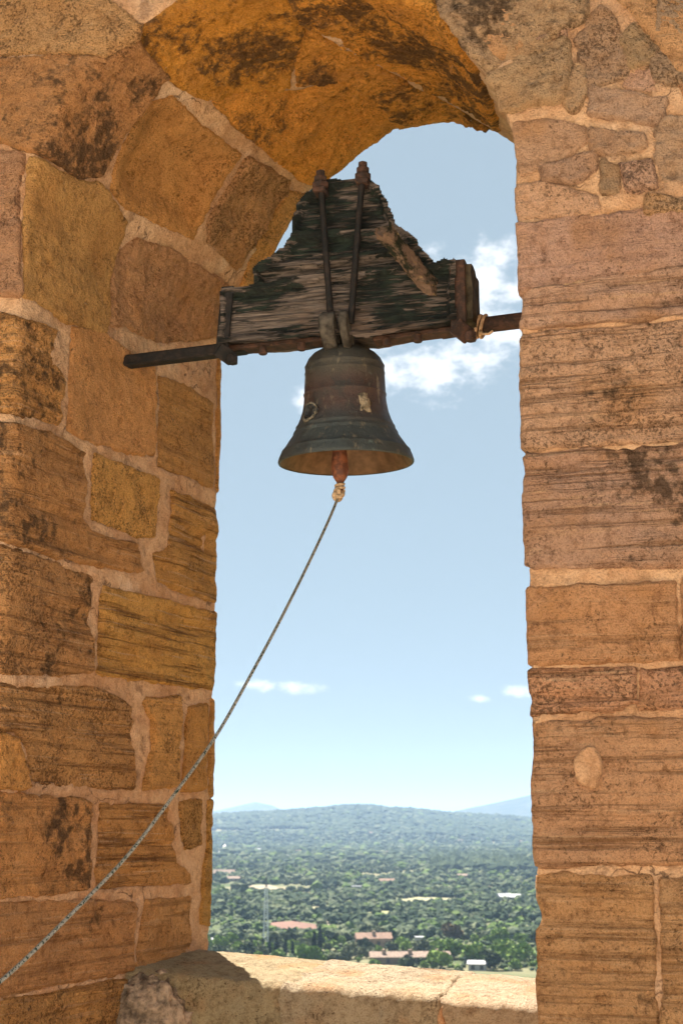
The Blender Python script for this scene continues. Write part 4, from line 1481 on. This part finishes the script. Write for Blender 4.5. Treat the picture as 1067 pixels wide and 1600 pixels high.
def tree(x, y, sc, kind, label, group=None, shape='round', sq=1.0):
    z = float(ground_z(np.array([x]), np.array([y]))[0]) + EYE
    nm = {'round': 'tree', 'cypress': 'cypress_tree'}[shape]
    o = thing(nm, (x, y, z - (0 if shape == 'cypress' else 1.1 * sc)), label, 'tree', group)
    o.scale = (sc, sc, sc * sq)
    o.rotation_euler.z = rng.uniform(0, 6.28)
    i = int(rng.integers(0, len(CROWNS[shape])))
    c = bpy.data.objects.new('crown', crown_for(shape, kind, i))
    COL.objects.link(c)
    c.parent = o
    t = bpy.data.objects.new('trunk', TALL if shape == 'cypress' else TRUNK)
    COL.objects.link(t)
    t.parent = o
    TREES_AT.append((x, y, 3.2 * sc))


def tree_px(x, y, hpx, kind, label, group=None, shape='round', sq=1.0):
    gx_, gy_, _ = pix(x, y)
    hm = hpx / 2222 * gy_
    tree(gx_, gy_, hm / ((8.3 if shape == 'cypress' else 5.6) * sq), kind, label, group, shape, sq)


for i, (x, y, h) in enumerate(((393, 1492, 22), (403, 1493, 18), (411, 1495, 26), (421, 1495, 24), (432, 1496, 30), (446, 1496, 27), (457, 1497, 24))):
    tree_px(x, y, h, 'cypress', ('first', 'second', 'third', 'fourth', 'fifth', 'sixth', 'seventh')[i] + ' dark slim cypress from the left in the row behind the parapet', 'row of cypresses beside the mast', 'cypress')
tree_px(500, 1491, 40, 'cypress', 'tallest dark cypress standing right of the mast', None, 'cypress', 1.15)
tree_px(491, 1490, 32, 'cypress', 'dark cypress leaning against the tallest one', None, 'cypress')
tree_px(345, 1480, 22, 'bright', 'bright green round tree beside the left pier')
tree_px(363, 1480, 26, 'bright', 'upright bright green tree second from the left pier', None, 'round', 1.35)
tree_px(482, 1502, 30, 'bright', 'bright lime green bush at the parapet right of the cypresses')
tree_px(530, 1506, 27, 'olive', 'wide grey green olive tree at the parapet left of the farmhouse', None, 'round', .8)
tree_px(638, 1512, 21, 'dark', 'dark round tree in front of the long farmhouse')
tree_px(629, 1487, 26, 'bright', 'rounded bright green tree above the long farmhouse')
tree_px(680, 1486, 20, 'bright', 'green round tree right of the narrow white house')
tree_px(710, 1470, 32, 'brown', 'bronze brown tree standing out among the green')
tree_px(708, 1500, 34, 'bright', 'tall lime green tree at the right end of the farmhouse')
tree_px(782, 1494, 32, 'bright', 'domed yellow green tree near the right pier')
tree_px(805, 1517, 20, 'bright', 'pale lime bush at the parapet beside the right pier')
tree_px(665, 1516, 16, 'bright', 'low green bush just over the parapet right of the dark tree')
tree_px(588, 1500, 14, 'dark', 'small dark tree at the left gable of the farmhouse')
tree_px(690, 1512, 22, 'olive', 'grey green bush under the right end of the farmhouse')

r_ = np.random.default_rng(21)


def open_spots(P_):
    """drop the spots on fields, on houses and just in front of them"""
    P_ = np.asarray(P_)
    x, y = P_[:, 0], P_[:, 1]
    bad = np.zeros(len(P_), bool)
    for hx, hy, hr in HOUSES:
        bad |= (np.abs(x - hx * y / hy) < hr + 1.0) & (y > hy - 9 - .012 * hy) & (y < hy + hr)
    for Fp in FIELDS:
        bad |= sd_poly(x, y, Fp) + 5 * pnoise(np.stack([x / 14, y / 14, x * 0], -1)) > -1
    return [tuple(q) for q in P_[~bad]]


def scatter(n_, r0, r1, k0, k1, dens_scale, thresh):
    out = []
    while len(out) < n_:
        k = r_.uniform(k0, k1, 4000)
        r = np.sqrt(r_.uniform(r0 * r0, r1 * r1, 4000))
        x, y = r * np.sin(k), r * np.cos(k)
        f = fbm(np.stack([x / dens_scale, y / dens_scale, x * 0 + 9.1], -1), 3)
        ok = f > thresh + r_.normal(size=4000) * .12
        out += list(zip(x[ok], y[ok]))
        if len(out) == 0 and not ok.any():
            break
    return out[:n_]


LBL = {'dark': ('dark green evergreen tree in the scrub of the near plain', 'dark evergreen trees of the near plain'),
       'olive': ('grey green olive tree scattered over the near plain', 'olive trees of the near plain'),
       'bright': ('fresh green leafy tree scattered over the near plain', 'fresh green trees of the near plain')}
near = scatter(2300, 545, 1150, -.105, .15, 95, -.28)
near = open_spots(near)
near.sort(key=lambda q: q[1])
made = 0
rest = []
for x, y in near:
    if any((x - a) ** 2 + (y - b) ** 2 < (.9 * c) ** 2 for a, b, c in TREES_AT[-400:]):
        continue
    near_f = (y - 545) / 300
    kind = r_.choice(['dark', 'olive', 'bright'], p=[.16, .30, .54] if y < 660 else ([.5, .3, .2] if y < 760 else [.68, .22, .10]))
    if made < 270:
        tree(x, y, float(np.clip(r_.lognormal(-.28, .38), .35, 1.7)), kind, *LBL[kind])
        made += 1
    else:
        rest.append((x, y, kind))


def clumps(name, pts, sizes, mats_i, mats, ico, seed, squash=.75):
    """many crowns too small to pick apart: one mesh"""
    bm_ = bmesh.new()
    bmesh.ops.create_icosphere(bm_, subdivisions=ico, radius=1)
    base = np.array([v.co[:] for v in bm_.verts])
    faces = np.array([[v.index for v in f.verts] for f in bm_.faces])
    bm_.free()
    r = np.random.default_rng(seed)
    n_ = len(pts)
    pts = np.asarray(pts)
    z = ground_z(pts[:, 0], pts[:, 1]) + EYE
    ang = r.uniform(0, 6.28, n_)
    ca, sa = np.cos(ang)[:, None], np.sin(ang)[:, None]
    rad = 1 + r.uniform(-.34, .34, (n_, len(base)))
    b = base[None] * rad[..., None]
    bx = b[..., 0] * ca - b[..., 1] * sa
    by = b[..., 0] * sa + b[..., 1] * ca
    s = np.asarray(sizes)[:, None]
    v = np.stack([pts[:, :1] + bx * s, pts[:, 1:2] + by * s, z[:, None] + (b[..., 2] * squash + squash * .8) * s], -1)
    f = faces[None] + (np.arange(n_) * len(base))[:, None, None]
    me_ = np_mesh(name, v.reshape(-1, 3), f.reshape(-1, 3), False)
    for m_ in mats:
        me_.materials.append(m_)
    me_.polygons.foreach_set('material_index', np.repeat(np.asarray(mats_i, np.int32), len(faces)))
    return mobj(name, me_, None)


def far_leaf(name, c0, c1):
    k = NT(name, .9, .1)
    k.color(k.mix(k.rng(k.noise(.035, 4, .65), .38, .62), c0, c1))
    return k.m


FAR = [far_leaf('far_oak', (.018, .034, .017), (.046, .064, .029)), far_leaf('far_olive', (.060, .078, .044), (.10, .115, .062)), far_leaf('far_green', (.060, .098, .023), (.095, .135, .036))]
ki = {'dark': 0, 'olive': 1, 'bright': 2}
pts = [(x, y) for x, y, _ in rest]
sizes = [r_.uniform(1.6, 3.4) for _ in rest]
mi = [ki[k] for _, _, k in rest]
side = scatter(1500, 545, 1300, -.30, -.105, 120, -.25) + scatter(1800, 545, 1300, .15, .38, 120, -.25)
mid = scatter(8000, 1100, 2100, -.12, .17, 150, -.22)
mid = open_spots(mid)
side_far, side = side, mid
pts += side
sizes += list(np.clip(r_.lognormal(.68, .42, len(side)), .9, 5))
mi += list(r_.choice([0, 1, 2], len(side), p=[.54, .32, .14]))
tag(clumps('scrub_trees', pts, sizes, mi, FAR, 2, 5, .88), 'evergreen scrub and small trees covering the middle plain', 'trees', kind='stuff')
# low shrubs between the near trees
shp = open_spots(scatter(5200, 540, 1050, -.12, .17, 60, -.55))
shs = r_.uniform(.5, 1.7, len(shp))
tag(clumps('shrubs', shp, shs, r_.choice([0, 1, 2], len(shp), p=[.3, .4, .3]), FAR, 1, 12, .7), 'low green shrubs between the near trees', 'shrubs', kind='stuff')
farp = side_far + scatter(16000, 2000, 4200, -.17, .24, 300, -.5)
farp += scatter(5500, 1250, 4200, -.45, -.165, 300, -.5) + scatter(5500, 1250, 4200, .235, .52, 300, -.5) + scatter(700, 300, 545, -.45, -.12, 90, -.1) + scatter(700, 300, 545, .18, .52, 90, -.1)
farp = open_spots(farp)
tag(clumps('far_trees', farp, np.clip(r_.lognormal(1.45, .4, len(farp)), 2, 10) * np.where(np.hypot(*np.array(farp).T) < 1300, .5, 1), r_.choice([0, 1, 2], len(farp), p=[.74, .17, .09]), FAR, 1, 6), 'far trees reading as one green mass', 'trees', kind='stuff')
hillp = scatter(14000, 4000, 6000, -.2, .28, 500, -.6) + scatter(3000, 4000, 6000, -.45, -.2, 500, -.6) + scatter(3000, 4000, 6000, .28, .52, 500, -.6)
tag(clumps('hill_forest', hillp, r_.uniform(7, 15, len(hillp)), r_.choice([0, 1, 2], len(hillp), p=[.9, .08, .02]), FAR, 1, 8, .6), 'pine forest covering the long ridge', 'forest', kind='stuff')
# dense dark wood at right and a bright belt in front of the ridge
wood_p = [q for q in scatter(1600, 1650, 2500, .062, .17, 4000, -3)]
tag(clumps('dark_wood', wood_p, r_.uniform(5, 8, len(wood_p)), np.zeros(len(wood_p), int), FAR, 1, 9, .95), 'dense dark pine wood in the plain near the right pier', 'wood', kind='stuff')

# ------------------------------------------------------------------ the air
hz = bm_obj('haze', box_bm(Matrix.Translation((0, 9000, 165)), 34000, 38000, 470), None)
hm = bpy.data.materials.new('haze_air')
hm.use_nodes = True
ht = hm.node_tree
ht.nodes.clear()
pv = ht.nodes.new('ShaderNodeVolumePrincipled')
pv.inputs['Color'].default_value = (.46, .66, 1.0, 1)
pv.inputs['Density'].default_value = 7.5e-5
ho = ht.nodes.new('ShaderNodeOutputMaterial')
ht.links.new(pv.outputs[0], ho.inputs['Volume'])
hz.data.materials.append(hm)
tag(hz, 'pale blue haze over the countryside', 'haze', kind='stuff')
